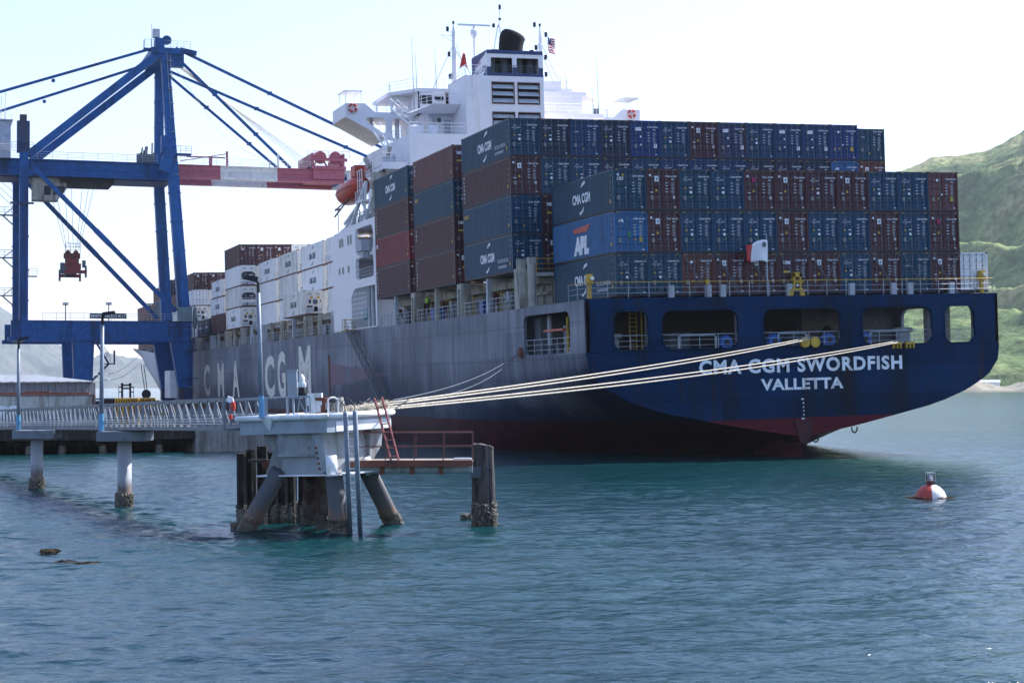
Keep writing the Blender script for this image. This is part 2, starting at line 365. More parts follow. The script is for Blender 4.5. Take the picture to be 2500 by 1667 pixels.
def stern_mat():
    m = mat('stern_navy_paint', (.0003,.022,.070), .6, spec=.06, dirt=.42, dcol=(.008,.012,.018), streak=.42, var=.22, scale=.35, bump=.25, bscale=.5)
    n = m.node_tree; L = n.links; b = n.nodes['Principled BSDF']; src = b.inputs['Base Color'].links[0].from_socket
    tc = n.nodes.new('ShaderNodeTexCoord'); sx = n.nodes.new('ShaderNodeSeparateXYZ'); L.new(tc.outputs['Object'], sx.inputs[0])
    q = n.nodes.new('ShaderNodeMath'); q.operation = 'LESS_THAN'; q.inputs[1].default_value = 2.78; L.new(sx.outputs[2], q.inputs[0])
    mp = n.nodes.new('ShaderNodeMapping'); mp.inputs['Scale'].default_value = (1,1,.13); L.new(tc.outputs['Object'], mp.inputs[0])
    rn = n.nodes.new('ShaderNodeTexNoise'); rn.inputs['Scale'].default_value = 1.7; rn.inputs['Detail'].default_value = 8; L.new(mp.outputs[0], rn.inputs['Vector'])
    rr = n.nodes.new('ShaderNodeMapRange'); rr.inputs[1].default_value = .6; rr.inputs[2].default_value = .78; rr.inputs[4].default_value = .55; L.new(rn.outputs[0], rr.inputs[0])
    x0 = n.nodes.new('ShaderNodeMix'); x0.data_type = 'RGBA'; L.new(rr.outputs[0], x0.inputs[0]); L.new(src, x0.inputs[6]); x0.inputs[7].default_value = (.055,.03,.017,1)
    x = n.nodes.new('ShaderNodeMix'); x.data_type = 'RGBA'; L.new(q.outputs[0], x.inputs[0]); L.new(x0.outputs[2], x.inputs[6]); x.inputs[7].default_value = (.10,.014,.022,1)
    cb = n.nodes.new('ShaderNodeCombineXYZ'); L.new(sx.outputs[0], cb.inputs[0]); L.new(sx.outputs[2], cb.inputs[1])
    bk_ = n.nodes.new('ShaderNodeTexBrick'); bk_.inputs['Scale'].default_value = 1; bk_.inputs['Brick Width'].default_value = 6.2; bk_.inputs['Row Height'].default_value = 2.1; bk_.inputs['Mortar Size'].default_value = .03; bk_.inputs['Mortar Smooth'].default_value = .4
    bk_.inputs['Color1'].default_value = (.82,.82,.82,1); bk_.inputs['Color2'].default_value = (1.25,1.2,1.15,1); bk_.inputs['Mortar'].default_value = (.45,.45,.45,1); L.new(cb.outputs[0], bk_.inputs['Vector'])
    y = n.nodes.new('ShaderNodeMix'); y.data_type = 'RGBA'; y.blend_type = 'MULTIPLY'; y.inputs[0].default_value = 1; L.new(x.outputs[2], y.inputs[6]); L.new(bk_.outputs[0], y.inputs[7])
    L.new(y.outputs[2], b.inputs['Base Color']); return m
M['stern'] = stern_mat()
# shell from keel to main deck
ys = np.concatenate([np.linspace(-.73, 60, 80), np.linspace(63, 190, 40), np.linspace(194, 296, 70)])
ss = np.concatenate([np.linspace(0, .35, 10), np.linspace(.4, 1, 14)])
top_lo = 7.66
v = []; f = []
for side in (-1, 1):
    o = len(v); cols = []
    for y in ys:
        zf = foot(y); row = []
        for s in ss:
            z = zf+s*(top_lo-zf); bb = float(halfb(y, s))
            if y > 190: bb = min(bb, 16.1)*float(bow_half(y, z))
            row.append((side*bb, y, z))
        # upper strake stations
        for z in (8.6, 9.8, 11.2):
            sh = 2.3*np.clip((y-200)/60, 0, 1)**1.3 if z > 11 else 0
            bb = 16.1*(float(bow_half(y, z+sh)) if y > 190 else 1)
            row.append((side*bb, y, z+sh))
        cols.append(row)
    nr_ = len(cols[0]); 
    for r in cols: v += r
    for i in range(len(ys)-1):
        for j in range(nr_-1):
            if j >= len(ss)-1 and ys[i] < 12.6: continue      # the mooring-deck openings are framed separately
            a = o+i*nr_+j; f.append((a, a+1, a+1+nr_, a+nr_))
hb = MB(); hb.add(v, f); hull = hb.build('hull_shell', M['hull'], SHIP, True)
y126 = [y for y in ys if y >= 12.6][0]
# framed side openings of the mooring deck: pillar at the stern, beam over, rounded corners
for side in (-1, 1):
    op = rrect(2.35, 12.1, 7.72, 10.6, .75)
    outer = [(-.73,7.66),(y126,7.66),(y126,11.2),(-.73,11.2)]
    mb = MB().poly([outer, op], lambda u, v_, w_: (side*(16.1-w_), u, v_), depth=.25)
    mb.build('side_frame_plate', M['hull'], SHIP)
# transom with its five openings
TRZ = lambda s: 1.5+s*(7.66-1.5)
s_ = np.concatenate([np.linspace(0, .3, 10), np.linspace(.36, 1, 14)])
outl = [(16.1, 11.3)]+[(16.1*float(np.interp(s, TZ, TB)), TRZ(s)) for s in s_[::-1]]+[(-16.1*float(np.interp(s, TZ, TB)), TRZ(s)) for s in s_]+[(-16.1, 11.3)]
HO = [(-14.13,-11.56),(-10.6,-4.83),(-2.95,3.15),(4.87,10.62),(11.6,14.13)]
holes = [rrect(a, b_, 7.75, 10.42, .72 if b_-a > 3 else .6, 5) for a, b_ in HO]
tr = MB().poly([outl]+holes, lambda u, v_, w_: (u, -.73-w_, v_), depth=-.28)
tr.build('transom', M['stern'], SHIP)
# welded lips round the openings and the knuckle line
lp = MB()
for h in holes:
    n_ = len(h)
    for i in range(n_):
        a, b_ = h[i], h[(i+1) % n_]; lp.tube((a[0], -.76, a[1]), (b_[0], -.76, b_[1]), .045, 5)
lp.tube((-16.1,-.745,7.66), (16.1,-.745,7.66), .03, 5)
for i in range(1, len(outl)-2): lp.tube((outl[i][0], -.73, outl[i][1]), (outl[i+1][0], -.73, outl[i+1][1]), .05, 5)
lp.build('transom_edging', M['stern'], SHIP)
# name and port of registry
M['oldwhite'] = mat('weathered_white_lettering', (.74,.78,.82), .6, dirt=.32, dcol=(.30,.20,.12), streak=1.6, var=.12)
nm = MB(); 
text(nm, 'CMA CGM SWORDFISH', (-7.91,-.755,5.96), (15.9,0,0), (0,0,1.0), bold=.036, space=1.14)
nm.build('ship_name', M['oldwhite'], SHIP)
nm = MB(); text(nm, 'VALLETTA', (-3.25,-.755,3.98+.77), (6.45,0,-.02), (0,0,.80), bold=.035, space=1.05)
for p in range(1): nm.build('port_of_registry', M['oldwhite'], SHIP)
dm = MB()
for i in range(9):
    z = 4.25-i*.27-.25; text(dm, ('9M','8','6','4','2','8M','8','6','4')[i], (-.05-(.12 if i % 5 == 0 else 0), -.75, z), (.22 if i % 5 == 0 else .11,0,0), (0,0,.13), bold=.03)
dm.build('draught_marks', M['wmark'], SHIP)
# hull-side lettering
BIG = []
for ch, ya, yb, zt, zb in (('C',166.2,160.0,8.95,4.03),('M',152.6,147.0,9.0,4.0),('A',139.8,134.0,9.25,4.02),('C',114.7,108.3,9.45,4.1),('G',106.2,101.1,9.85,4.0),('M',93.1,86.5,10.2,4.05)):
    big = MB(); text(big, ch, (-16.13, ya, zb), (0, yb-ya, 0), (0,0,zt-zb), bold=.035)
    BIG.append(big)
M['hletter'] = mat('faded_cream_lettering', (.74,.70,.60), .7, dirt=.15, dcol=(.5,.5,.52), streak=.8)
for big in BIG: big.build('hull_letter', M['hletter'], SHIP)
M['fadered'] = mat('faded_red_paint', (.20,.10,.13), .7, dirt=.8, dcol=(.16,.16,.20), streak=.6)
MB().quad((-16.13,76.5,8.0), (-16.13,50.5,6.6), (-16.13,76.5,5.6), (-16.13,76.5,5.6)).build('faded_pennant', M['fadered'], SHIP)
MB().box(-16.16,-16.1,76.7,77.4,3.0,8.9).build('fender_strake', M['rust'], SHIP)
# decks, bulkheads of the mooring station
dk = MB().box(-15.9, 15.9, -.5, y126+.2, 7.5, 7.64); dk.build('mooring_deck', M['dgrey'], SHIP)
dk = MB().box(-15.9, 15.9, -.45, y126, 11.12, 11.28); dk.build('poop_deck', M['dgrey'], SHIP)
v = []; n0 = 0
dkm = MB()
yy = [y for y in ys if y >= 12.5]
for a, b_ in zip(yy[:-1], yy[1:]):
    ha = 16.05*(float(bow_half(a, 13)) if a > 190 else 1); hb_ = 16.05*(float(bow_half(b_, 13)) if b_ > 190 else 1)
    za = 11.15+2.3*np.clip((a-200)/60, 0, 1)**1.3; zb = 11.15+2.3*np.clip((b_-200)/60, 0, 1)**1.3
    dkm.quad((-ha,a,za), (ha,a,za), (hb_,b_,zb), (-hb_,b_,zb))
dkm.build('main_deck', M['dgrey'], SHIP)
M['inner'] = mat('pale_bulkhead_paint', (.24,.22,.24), .7, dirt=.2, streak=1.)
MB().box(-11.2, 4.2, 6.9, 7.0, 7.64, 11.1).build('dark_interior_sheet', M['black'], SHIP)  # added black sheet, paints the shaded interior behind the port and middle openings
bk = MB().box(-11.5, 8.6, 8.2, 8.5, 7.64, 11.1).box(8.4, 8.7, 8.2, y126, 7.64, 11.1).box(-11.6,-11.3,8.2,y126,7.64,11.1)
bk.build('mooring_bulkhead', M['inner'], SHIP)
MB().box(-15.9, 15.9, y126, y126+.2, 7.6, 11.1).build('forward_bulkhead', M['dgrey'], SHIP)
pl = MB()
for x in (-11.0,-4.2,4.2,11.0): pl.box(x-.25,x+.25,.2,.7,7.64,11.12)
pl.build('deck_pillars', M['inner'], SHIP)
# rails, pipes, winches and bollards seen through the openings
for k, (a, b_) in enumerate(HO):
    MB().rail([(a+.05,-.55,7.66), (b_-.05,-.55,7.66)], h=1.1, r=.022, step=1.3).build('opening_railing', M['galv'], SHIP)
for a, b_ in ((-9.2,-6.4),(-1.6,.6),(5.7,8.9)):
    MB().path([(a,-.35,7.66),(a,-.35,8.55),(a+.15,-.35,8.7),(b_-.15,-.35,8.7),(b_,-.35,8.55),(b_,-.35,7.66)], .085, 8).build('rope_guard_pipe', M['galv'], SHIP)
for x in (-5.6,-1.9,2.4,5.3):
    r = MB().lathe((x,-.2,8.15), [(.45,-.25),(.52,-.12),(.30,0),(.52,.12),(.45,.25)], 16, ax='y'); r.lathe((x,-.5,8.15), [(.2,-.02),(.2,.02)], 12, m=1, ax='y')
    r.build('fairlead', [M['bright'], M['black']], SHIP)
for x in (.15, .95): MB().lathe((x,-.93,8.02), [(.02,-.14),(.36,-.12),(.36,.1),(.2,.12)], 20, ax='y').build('roller_fairlead', M['yellow'], SHIP)
for x in (7.55, 8.6):
    q = MB(); 
    for s in (-.28, 0, .28): q.box(x+s-.05,x+s+.05,-.95,-.72,7.45,7.85)
    q.box(x-.36,x+.36,-.98,-.7,7.72,7.9); q.build('roller_bracket', M['yellow'], SHIP)
for x, y in ((-12.6,3.2),(12.6-1.9,3.2),(-8.,3.6),(-7,3.6),(1.5,3.6),(7.2,3.2),(9.8,2.2)):
    q = MB().lathe((x,y,7.64), [(.42,0),(.42,1.0),(.62,1.05),(.62,1.3),(.5,1.35)], 16); q.build('bollard', M['lgrey'] if abs(x) > 8.5 else M['dgrey'], SHIP)
for x in (-7.5, 2.0, 7.0):
    q = MB().box(x-1.5,x+1.5,5.2,5.4,7.7,8.9).box(x-1.5,x+1.5,6.4,6.6,7.7,8.9).lathe((x,5.9,8.5), [(.85,-1.3),(.85,-1.2),(.45,-1.15),(.45,1.15),(.85,1.2),(.85,1.3)], 16, ax='x'); q.build('mooring_winch', M['dgrey'], SHIP)
# yellow ladders inside the outer openings
for x in (-11.9, 12.2):
    q = MB(); 
    for s in (-.25,.25): q.tube((x+s,1.2,7.7), (x+s,1.2,10.9), .04, 6)
    for i in range(10): q.tube((x-.25,1.2,7.9+i*.3), (x+.25,1.2,7.9+i*.3), .025, 5)
    q.tube((x+.6,1.1,7.7), (x+.6,1.1,10.7), .05, 6).tube((x+.9,1.1,7.7),(x+.9,1.1,9.4), .05, 6)
    q.build('bulkhead_ladder', M['yellow'], SHIP)
MB().box(12.75,13.45,1.4,1.8,7.64,11.1).build('casing_post', M['lgrey'], SHIP)
# port mooring recess: pipes, stair landing, lifebuoy ring, handrail
q = MB().path([(-15.3,4.9,7.66),(-15.3,4.9,10.25),(-15.3,4.0,10.4),(-15.3,2.4,10.4)], .11, 8); q.build('yellow_gooseneck_pipe', M['yellow'], SHIP)
MB().rail([(-15.85,2.4,7.66),(-15.85,12.1,7.66)], h=1.15, r=.025, step=1.5).build('recess_railing', M['lgrey'], SHIP)
MB().tube((-14.7,10.2,7.66), (-14.7,10.2,10.6), .2, 10).tube((-14.0,8.9,7.66),(-14.0,8.9,9.8), .14, 8).tube((-14.2,8.0,7.66),(-14.2,8.0,9.7), .1, 8).build('vent_pipe', M['lgrey'], SHIP)
MB().box(-15.2,-12.2,10.9,12.2,7.66,10.5).build('recess_locker', M['dgrey'], SHIP)
MB().box(-15.5,-14.9,5.4,9.4,9.35,9.5).build('orange_pipe_rack', M['orange'], SHIP)
for y in (8.6,6.9): MB().lathe((-15.2,y,7.66), [(.25,0),(.25,.5),(.38,.55),(.38,.7)], 12).build('bollard', M['dgrey'], SHIP)
# panama lead at the after end of the sill
q = MB().lathe((-16.15,12.6,7.95), [(.35,-.18),(.42,0),(.35,.18),(.2,.18)], 12, ax='x').box(-16.3,-16.0,12.2,13.0,7.55,7.75); q.build('panama_lead', M['rust'], SHIP)
# rudder, horn and boss, towing eyes below the counter
q = MB(); sec = [(-.02,-.75),(.18,.4),(.34,2.2),(.36,4),(.2,6),(0,7.2),(-.2,6),(-.36,4),(-.34,2.2),(-.18,.4)]
q.add([(x,y,z) for z in (-5,.98) for x, y in sec], [tuple(range(9,-1,-1)), tuple(range(10,20))]+[(i,(i+1) % 10,(i+1) % 10+10,i+10) for i in range(10)])
q.build('rudder', M['hull'], SHIP)
q = MB().lathe((0,3.4,.9), [(.55,0),(.5,1.2)], 12); q.add([(-.12,-.8,1.9),(.12,-.8,1.9),(.1,-.8,1.02),(-.1,-.8,1.02),(-.5,1.6,1.7),(.5,1.6,1.7),(.1,.3,1.02),(-.1,.3,1.02)],[(0,1,2,3),(0,4,5,1),(4,7,6,5),(3,2,6,7),(0,3,7,4),(1,5,6,2)])
q.beam((0,-.76,1.0),(0,-.76,2.6),.75,.16,w2=1.5)
q.build('rudder_horn', M['hull'], SHIP)
for x, z in ((.9,1.45),(4.0,2.0)):
    q = MB(); P_ = [(x+.22*math.cos(a), -.7, z-.12+.3*math.sin(a)) for a in np.linspace(rad(20), rad(-200), 10)]
    q.path(P_, .055, 6); q.build('towing_eye', M['black'], SHIP)
# poop railing, lamps and lockers on the stern
MB().rail([(-15.9,3.0,11.28),(-15.9,-.5,11.28),(15.9,-.5,11.28),(15.9,3.4,11.28)], h=1.1, r=.024, step=1.55, mtop=1).build('stern_railing', [M['galv'], M['yellow']], SHIP)
for x in (-9.6,-6.8,-5.7,-.55,7.8,9.15,12.6,-.0+4.4): MB().box(x-.2,x+.2,-.35,-.05,11.28,12.15).build('vent_locker', M['lgrey'], SHIP)
for x, h in ((-15.5,1.7),(15.3,1.7)):
    q = MB().box(x-.12,x+.12,-.1,.15,11.28,11.28+h-.6).box(x-.2,x+.2,-.2,.2,11.28+h-.65,11.28+h+.0); q.lathe((x+.1,-.28,11.28+h-.3), [(.13,-.1),(.13,.1)], 10, m=1, ax='y')
    q.build('stern_light', [M['yellow'], M['lamp']], SHIP)
q = MB().beam((-.1-.6,-.3,11.28),(-.1-.45,-.3,11.9),.22,.5).beam((.6,-.3,11.28),(.45,-.3,11.9),.22,.5).box(-.62,.62,-.55,-.05,11.85,12.0).box(-.42,-.24,-.5,-.1,12,13.5).box(.24,.42,-.5,-.1,12,13.5).box(-.42,.62,-.52,-.08,12.55,12.75).box(-.42,.42,-.5,-.1,13.1,13.55)
q.lathe((0,-.45,12.3),[(.13,-.1),(.13,.1)],10,m=1,ax='y').box(-.24,.24,-.4,-.1,11.28,12.9,2)
q.v = [(a_*.74, b__*.74-.07, 11.28+(c_-11.28)*.74) for a_, b__, c_ in q.v]; q.build('stern_lantern_frame', [M['yellow'], M['lamp'], M['black']], SHIP)
MB().tube((-2.3,-.35,11.28),(-2.4,-.6,15.6),.05,8,r2=.03).build('ensign_staff', M['lgrey'], SHIP)

# ------------------------------------------------------------------ containers
def paint(name, c, **k): 
    k.setdefault('dirt', .22); k.setdefault('dcol', tuple(x*.45+.006 for x in c)); k.setdefault('streak', 1.1); k.setdefault('var', .14)
    return mat(name, c, .42, spec=.3, **k)
CM = {
 'navy': paint('navy_container_paint', (.001,.049,.105)), 'teal': paint('teal_navy_container_paint', (.002,.050,.092)),
 'slate': paint('slate_navy_container_paint', (.012,.024,.055), dirt=.35), 'blue': paint('mid_blue_container_paint', (.006,.042,.115)),
 'royal': paint('royal_blue_container_paint', (.006,.040,.15)), 'apl': paint('apl_blue_container_paint', (.020,.115,.26)),
 'maroon': paint('maroon_container_paint', (.072,.022,.028)), 'wine': paint('wine_container_paint', (.060,.018,.030)),
 'brown': paint('brown_red_container_paint', (.11,.036,.030)), 'scarlet': paint('faded_red_container_paint', (.19,.022,.032)),
 'rustblue': paint('rusty_blue_container_paint', (.02,.04,.10), dirt=.5, dcol=(.10,.055,.03)), 'plum': paint('plum_container_paint', (.14,.045,.048)),
 'white': mat('white_reefer_paint', (.82,.81,.80), .5, dirt=.12, dcol=(.38,.24,.12), streak=.9, var=.05),
 'offwhite': mat('worn_white_reefer_paint', (.72,.70,.65), .6, dirt=.3, dcol=(.33,.22,.13), streak=.9, var=.08),
}
M['bars'] = mat('locking_bar_steel', (.13,.15,.18), .5, metal=.3)
M['frame_shade'] = mat('gap_shaded_frame', (.022,.024,.034), .6, dirt=.3, dcol=(.08,.045,.03))  # rails coloured dark for the shade in the gaps between tiers, plus rust
M['stickY'] = mat('yellow_sticker', (.62,.40,.03), .6); M['stickG'] = mat('green_sticker', (.03,.25,.08), .6); M['stickS'] = mat('grey_plate', (.26,.24,.21), .5)
M['seacoy'] = mat('ochre_lettering', (.45,.30,.06), .6); M['stickR'] = mat('magenta_sign', (.45,.02,.12), .6)
W2, CL, CH = 1.219, 12.19, 2.896
def corr_side(L, H, pitch=.31, depth=.062, z0=.16, z1=None, xs=-1, x=W2):
    z1 = H-.09 if z1 is None else z1; y = .14; pr = []
    d = 0
    while y < L-.14:
        for dy, dd in ((0,0),(.072,0),(.14,depth),(.21,depth)):
            if y+dy < L-.12: pr.append((y+dy, dd))
        y += pitch
    pr.append((L-.12, 0))
    vs = []; 
    for yy_, dd in pr: vs += [(xs*(x-.02-dd), yy_, z0), (xs*(x-.02-dd), yy_, z1)]
    return vs, [(2*i, 2*i+2, 2*i+3, 2*i+1) for i in range(len(pr)-1)]
_meshes = {}
def body_mesh(L=CL, H=CH, smooth=False):
    k = (L, H, smooth)
    if k in _meshes: return _meshes[k]
    b = MB()
    for s in (-1, 1):
        if smooth: b.box(*sorted((s*(W2-.02), s*(W2-.06))), .1, L-.1, .14, H-.08)
        else: b.add(*corr_side(L, H, xs=s))
    b.quad((-W2+.03,.06,H-.02), (W2-.03,.06,H-.02), (W2-.03,L-.06,H-.02), (-W2+.03,L-.06,H-.02))
    b.box(-W2+.05, W2-.05, .15, L-.1, .10, .16)
    e = []                                                   # corrugated front end
    n_ = 17
    for i in range(n_): e.append((-W2+.1+(2*W2-.2)*i/(n_-1), L-.04-(.035 if i % 2 else 0)))
    b.add([(x, y, z) for x, y in e for z in (.14, H-.1)], [(2*i, 2*i+2, 2*i+3, 2*i+1) for i in range(n_-1)])
    o = b.build('container_body', CM['navy']); me = o.data; bpy.data.objects.remove(o); _meshes[k] = me; return me
def frame_mesh(L=CL, H=CH):
    k = ('f', L, H)
    if k in _meshes: return _meshes[k]
    b = MB()
    for x in (-W2, W2-.10):
        for y in (0, L-.16): b.box(x, x+.10, y, y+.16, .118, H-.118)
    for x in (-W2+.005, W2-.105): b.box(x, x+.10, .17, L-.17, .01, .15, 1).box(x+.02, x+.08, .17, L-.17, H-.10, H-.012)
    for y in (.01, L-.09): b.box(-W2+.1, W2-.1, y, y+.08, .01, .14, 1).box(-W2+.1, W2-.1, y, y+.08, H-.13, H-.01)
    for x in (-W2-.004, W2-.16):
        for y in (-.004, L-.172):
            for z in (-.004, H-.112): b.box(x, x+.164, y, y+.176, z, z+.116, 1)
    o = b.build('frame', [CM['navy'], M['frame_shade']]); me = o.data; bpy.data.objects.remove(o); _meshes[k] = me; return me
def door_mesh(s, H=CH):
    k = ('d', s, H)
    if k in _meshes: return _meshes[k]
    b = MB(); x0, x1 = (.012, W2-.105) if s > 0 else (-W2+.105, -.012)
    z = .15; nb = 5; hh = (H-.15-.14)/nb; pr = []
    for i in range(nb):
        a = z+i*hh; pr += [(a, .075), (a+.10, .075), (a+.15, .115), (a+hh-.06, .115), (a+hh, .075)]
    vs = [(x, y, zz) for zz, y in pr for x in (x0+.05, x1-.05)]
    b.add(vs, [(2*i, 2*i+1, 2*i+3, 2*i+2) for i in range(len(pr)-1)])
    b.box(x0, x0+.06, .055, .11, .15, H-.14).box(x1-.06, x1, .055, .11, .15, H-.14).box(x0+.06, x1-.06, .06, .1, .15, .2).box(x0+.06, x1-.06, .06, .1, H-.19, H-.14)
    for i in range(4): b.box(*(sorted((x1-.02, x1+.07)) if s > 0 else (x0-.07, x0+.02)), .02, .07, .35+i*(H-.8)/3, .50+i*(H-.8)/3)
    o = b.build('door', CM['navy']); me = o.data; bpy.data.objects.remove(o); _meshes[k] = me; return me
def bar_mesh(H=CH):
    k = ('b', H)
    if k in _meshes: return _meshes[k]
    b = MB().tube((0,.028,.1), (0,.028,H-.09), .021, 6)
    for zz in (.10, .55, 1.05, 1.9, 2.35, H-.13): b.box(-.055, .055, .01, .06, zz-.035, zz+.035)
    b.box(-.26, .03, .0, .025, .93, .97)
    o = b.build('locking_bar', M['bars']); me = o.data; bpy.data.objects.remove(o); _meshes[k] = me; return me
def reefer_end(kind, H=CH):
    k = ('r', kind, H)
    if k in _meshes: return _meshes[k]
    b = MB(); y = .02
    b.box(-W2+.1, W2-.1, .03, .12, .14, H-.12)
    if kind == 1:      # older unit with an open dark recess
        hz_ = H*.52; o8 = [(-.82,hz_-.45),(.82,hz_-.45),(.95,hz_-.2),(.95,hz_+.2),(.6,hz_+.5),(-.6,hz_+.5),(-.95,hz_+.2),(-.95,hz_-.2)]
        b.add([(a, .022, c) for a, c in o8], [tuple(range(8))], 1)
        b.lathe((-.45, .0, hz_+.1), [(.24,-.01),(.24,.02)], 12, 3, 'y').box(.1,.7,.0,.02,hz_-.05,hz_+.12,2).box(-.8,.8,-.005,.02,hz_-.28,hz_-.2,2)
        b.lathe((.45,0,hz_-.36), [(.1,-.01),(.1,.02)], 10, 2, 'y').box(-.9,.9,.0,.025,.25,.65,2)
        b.quad((-.35,.0,.30), (-.12,.0,.30), (-.12,.0,.55), (-.35,.0,.55), 4)
    else:              # flush panel unit with fan
        b.box(-.95,.95,.0,.03,.35,.85,2).lathe((.15,.0,1.55), [(.30,-.02),(.30,.03)], 16, 3, 'y').box(-.62,-.38,-.0,.03,1.35,1.8,1).box(.7,.8,.0,.03,1.5,1.8,1).box(-.85,-.2,-.0,.02,.9,1.1,1).box(.0,.4,-.0,.02,.45,1.0,1)
        for xx in (-.45,.35): b.quad((xx,.0,1.9), (xx+.3,.0,1.9), (xx+.3,.0,2.2), (xx,.0,2.2), 4)
        b.add([(-.12,.0,.42),(.12,.0,.42),(0,.0,.66)], [(0,1,2)], 4)
    for xx in (-.5,.5): b.box(xx-.25,xx+.25,-.0,.025,H-.55,H-.35,2)
    b.box(-1.0,1.0,.0,.02,.14,.22,1)
    o = b.build('refrigeration_unit', [CM['offwhite'], M['black'], M['lgrey'], M['dgrey'], M['stickY']]); me = o.data; bpy.data.objects.remove(o); _meshes[k] = me; return me
def marks_mesh(style, seed):
    k = ('m', style, seed)
    if k in _meshes: return _meshes[k]
    rg = random.Random(seed*31+len(style)); b = MB(); y = .012
    num = {'cma':'CMAU','tex':'TEXU','tal':'TCLU','apl':'APRU','ues':'UETU','tri':'TRLU','tgh':'TGHU','sea':'SEGU'}.get(style, 'ECMU')
    def tx(s_, x, z, h, m=0, **kw): text(b, s_, (x,y,z), (text_w(s_, h, **kw),0,0), (0,0,h), m, **kw)
    sn = ''.join(rg.choice('0123456789') for _ in range(6))
    tx(num, .18, 2.32, .11, bold=.03); tx(sn, .62, 2.32, .11, bold=.03); tx('45G1', .62, 2.13, .09, bold=.03)
    for i in range(8):
        z = 1.92-i*.105; a = rg.random()
        b.quad((.18,y,z), (.36,y,z), (.36,y,z+.04), (.18,y,z+.04)) if i % 2 == 0 else None
        w_ = .14+.1*a; b.quad((.62,y,z), (.62+w_,y,z), (.62+w_,y,z+.022), (.62,y,z+.022))
    def tri(x, z, r, m): b.add([(x-r,y,z), (x+r,y,z), (x,y,z+1.7*r)], [(0,1,2)], m)
    def disc(x, z, r, m): b.add([(x+r*math.cos(a*PI/5),y,z+r*math.sin(a*PI/5)) for a in range(10)], [tuple(range(10))], m)
    def rc(x, z, w_, h_, m): b.quad((x,y,z), (x+w_,y,z), (x+w_,y,z+h_), (x,y,z+h_), m)
    rc(-.93, .78, .20, .28, 3)
    if style == 'cma':
        tx('CMA CGM', -.98, 2.12, .10, bold=.0); b.add([(-.9,y,2.27),(-.62,y,2.33),(-.7,y,2.36)], [(0,1,2)]); b.add([(-.85,y,2.05),(-.6,y,2.08),(-.82,y,2.08)], [(0,1,2)])
        tri(-.80, 1.55, .10, 1); rc(-.5, 1.58, .22, .07, 0); disc(-.39, 1.30, .10, 0)
        if rg.random() < .7: rc(-.5, .90, .25, .10, 2)
    elif style in ('tex', 'tri', 'tal'):
        disc(-.95, 2.45, .08, 0)
        if style == 'tal': rc(-.62, 2.05, .28, .30, 4); tx('TAL', -.60, 2.15, .10, bold=.02)
        else: rc(-.62, 2.02, .30, .38, 0); rc(-.52, 2.1, .12, .2, 3)
        tri(-.50, 1.35, .10, 1); rc(-.95, 1.25, .2, .06, 0); rc(.72, .85, .15, .22, 0)
    elif style == 'tgh':
        disc(-.5, 2.3, .10, 0); tri(-.45, .90, .10, 1); rc(.55, .78, .28, .32, 1); rc(-.2,1.2,.12,.12,0)
    elif style == 'apl':
        tx('APL', -.95, 2.15, .19, bold=.06, shear=.2); tri(.3,.9,.1,1); rc(.6,.82,.24,.30,1); rc(-.2,1.1,.15,.4,2)
    elif style == 'ues':
        tx('UES', -.95, 2.10, .22, bold=.02, shear=.3); disc(-.85, 2.48, .09, 0); tri(-.5,2.40,.10,1); tri(-.3,1.55,.07,0)
    elif style == 'texname':
        tx('tex', -.88, 2.1, .30, bold=.03); rc(-.85,1.5,.35,.16,1); disc(-.4,1.58,.06,0)
    elif style == 'tl':
        rc(-.85, 2.1, .5, .26, 0); text(b, 'TOUAX', (-.8,y-.003,2.18), (.4,0,0), (0,0,.1), 3); disc(-.4,1.65,.08,0); tri(-.4,.95,.10,0); rc(.68,.78,.26,.32,0)
    elif style == 'sea':
        tri(-.2,.55,.09,1); rc(.55,.85,.16,.24,3); rc(-.9,1.9,.3,.05,0)
    rc(.78, .24, .15, .06, 0)
    for x in (-1.1, .85):                                     # hazard stripes on the header
        for i in range(4): b.quad((x+i*.07,.004,2.80), (x+.03+i*.07,.004,2.80), (x+.05+i*.07,.004,2.86), (x+.02+i*.07,.004,2.86), 1)
    o = b.build('door_markings', [M['wmark'], M['stickY'], M['stickG'], M['stickS'], M['stickR']]); me = o.data; bpy.data.objects.remove(o); _meshes[k] = me; return me
def swoosh(b, x, yc, zc, s, m=0):
    b.add([(x, yc+.05*s, zc+.75*s), (x, yc-.2*s, zc+1.05*s), (x, yc-.75*s, zc+1.2*s), (x, yc-.8*s, zc+1.0*s), (x, yc-.3*s, zc+.85*s)], [(0,1,2,3,4)], m)
    b.add([(x, yc-.5*s, zc-.55*s), (x, yc-.35*s, zc-.9*s), (x, yc+.2*s, zc-1.15*s), (x, yc+.45*s, zc-1.0*s), (x, yc-.1*s, zc-.85*s)], [(0,1,2,3,4)], m)
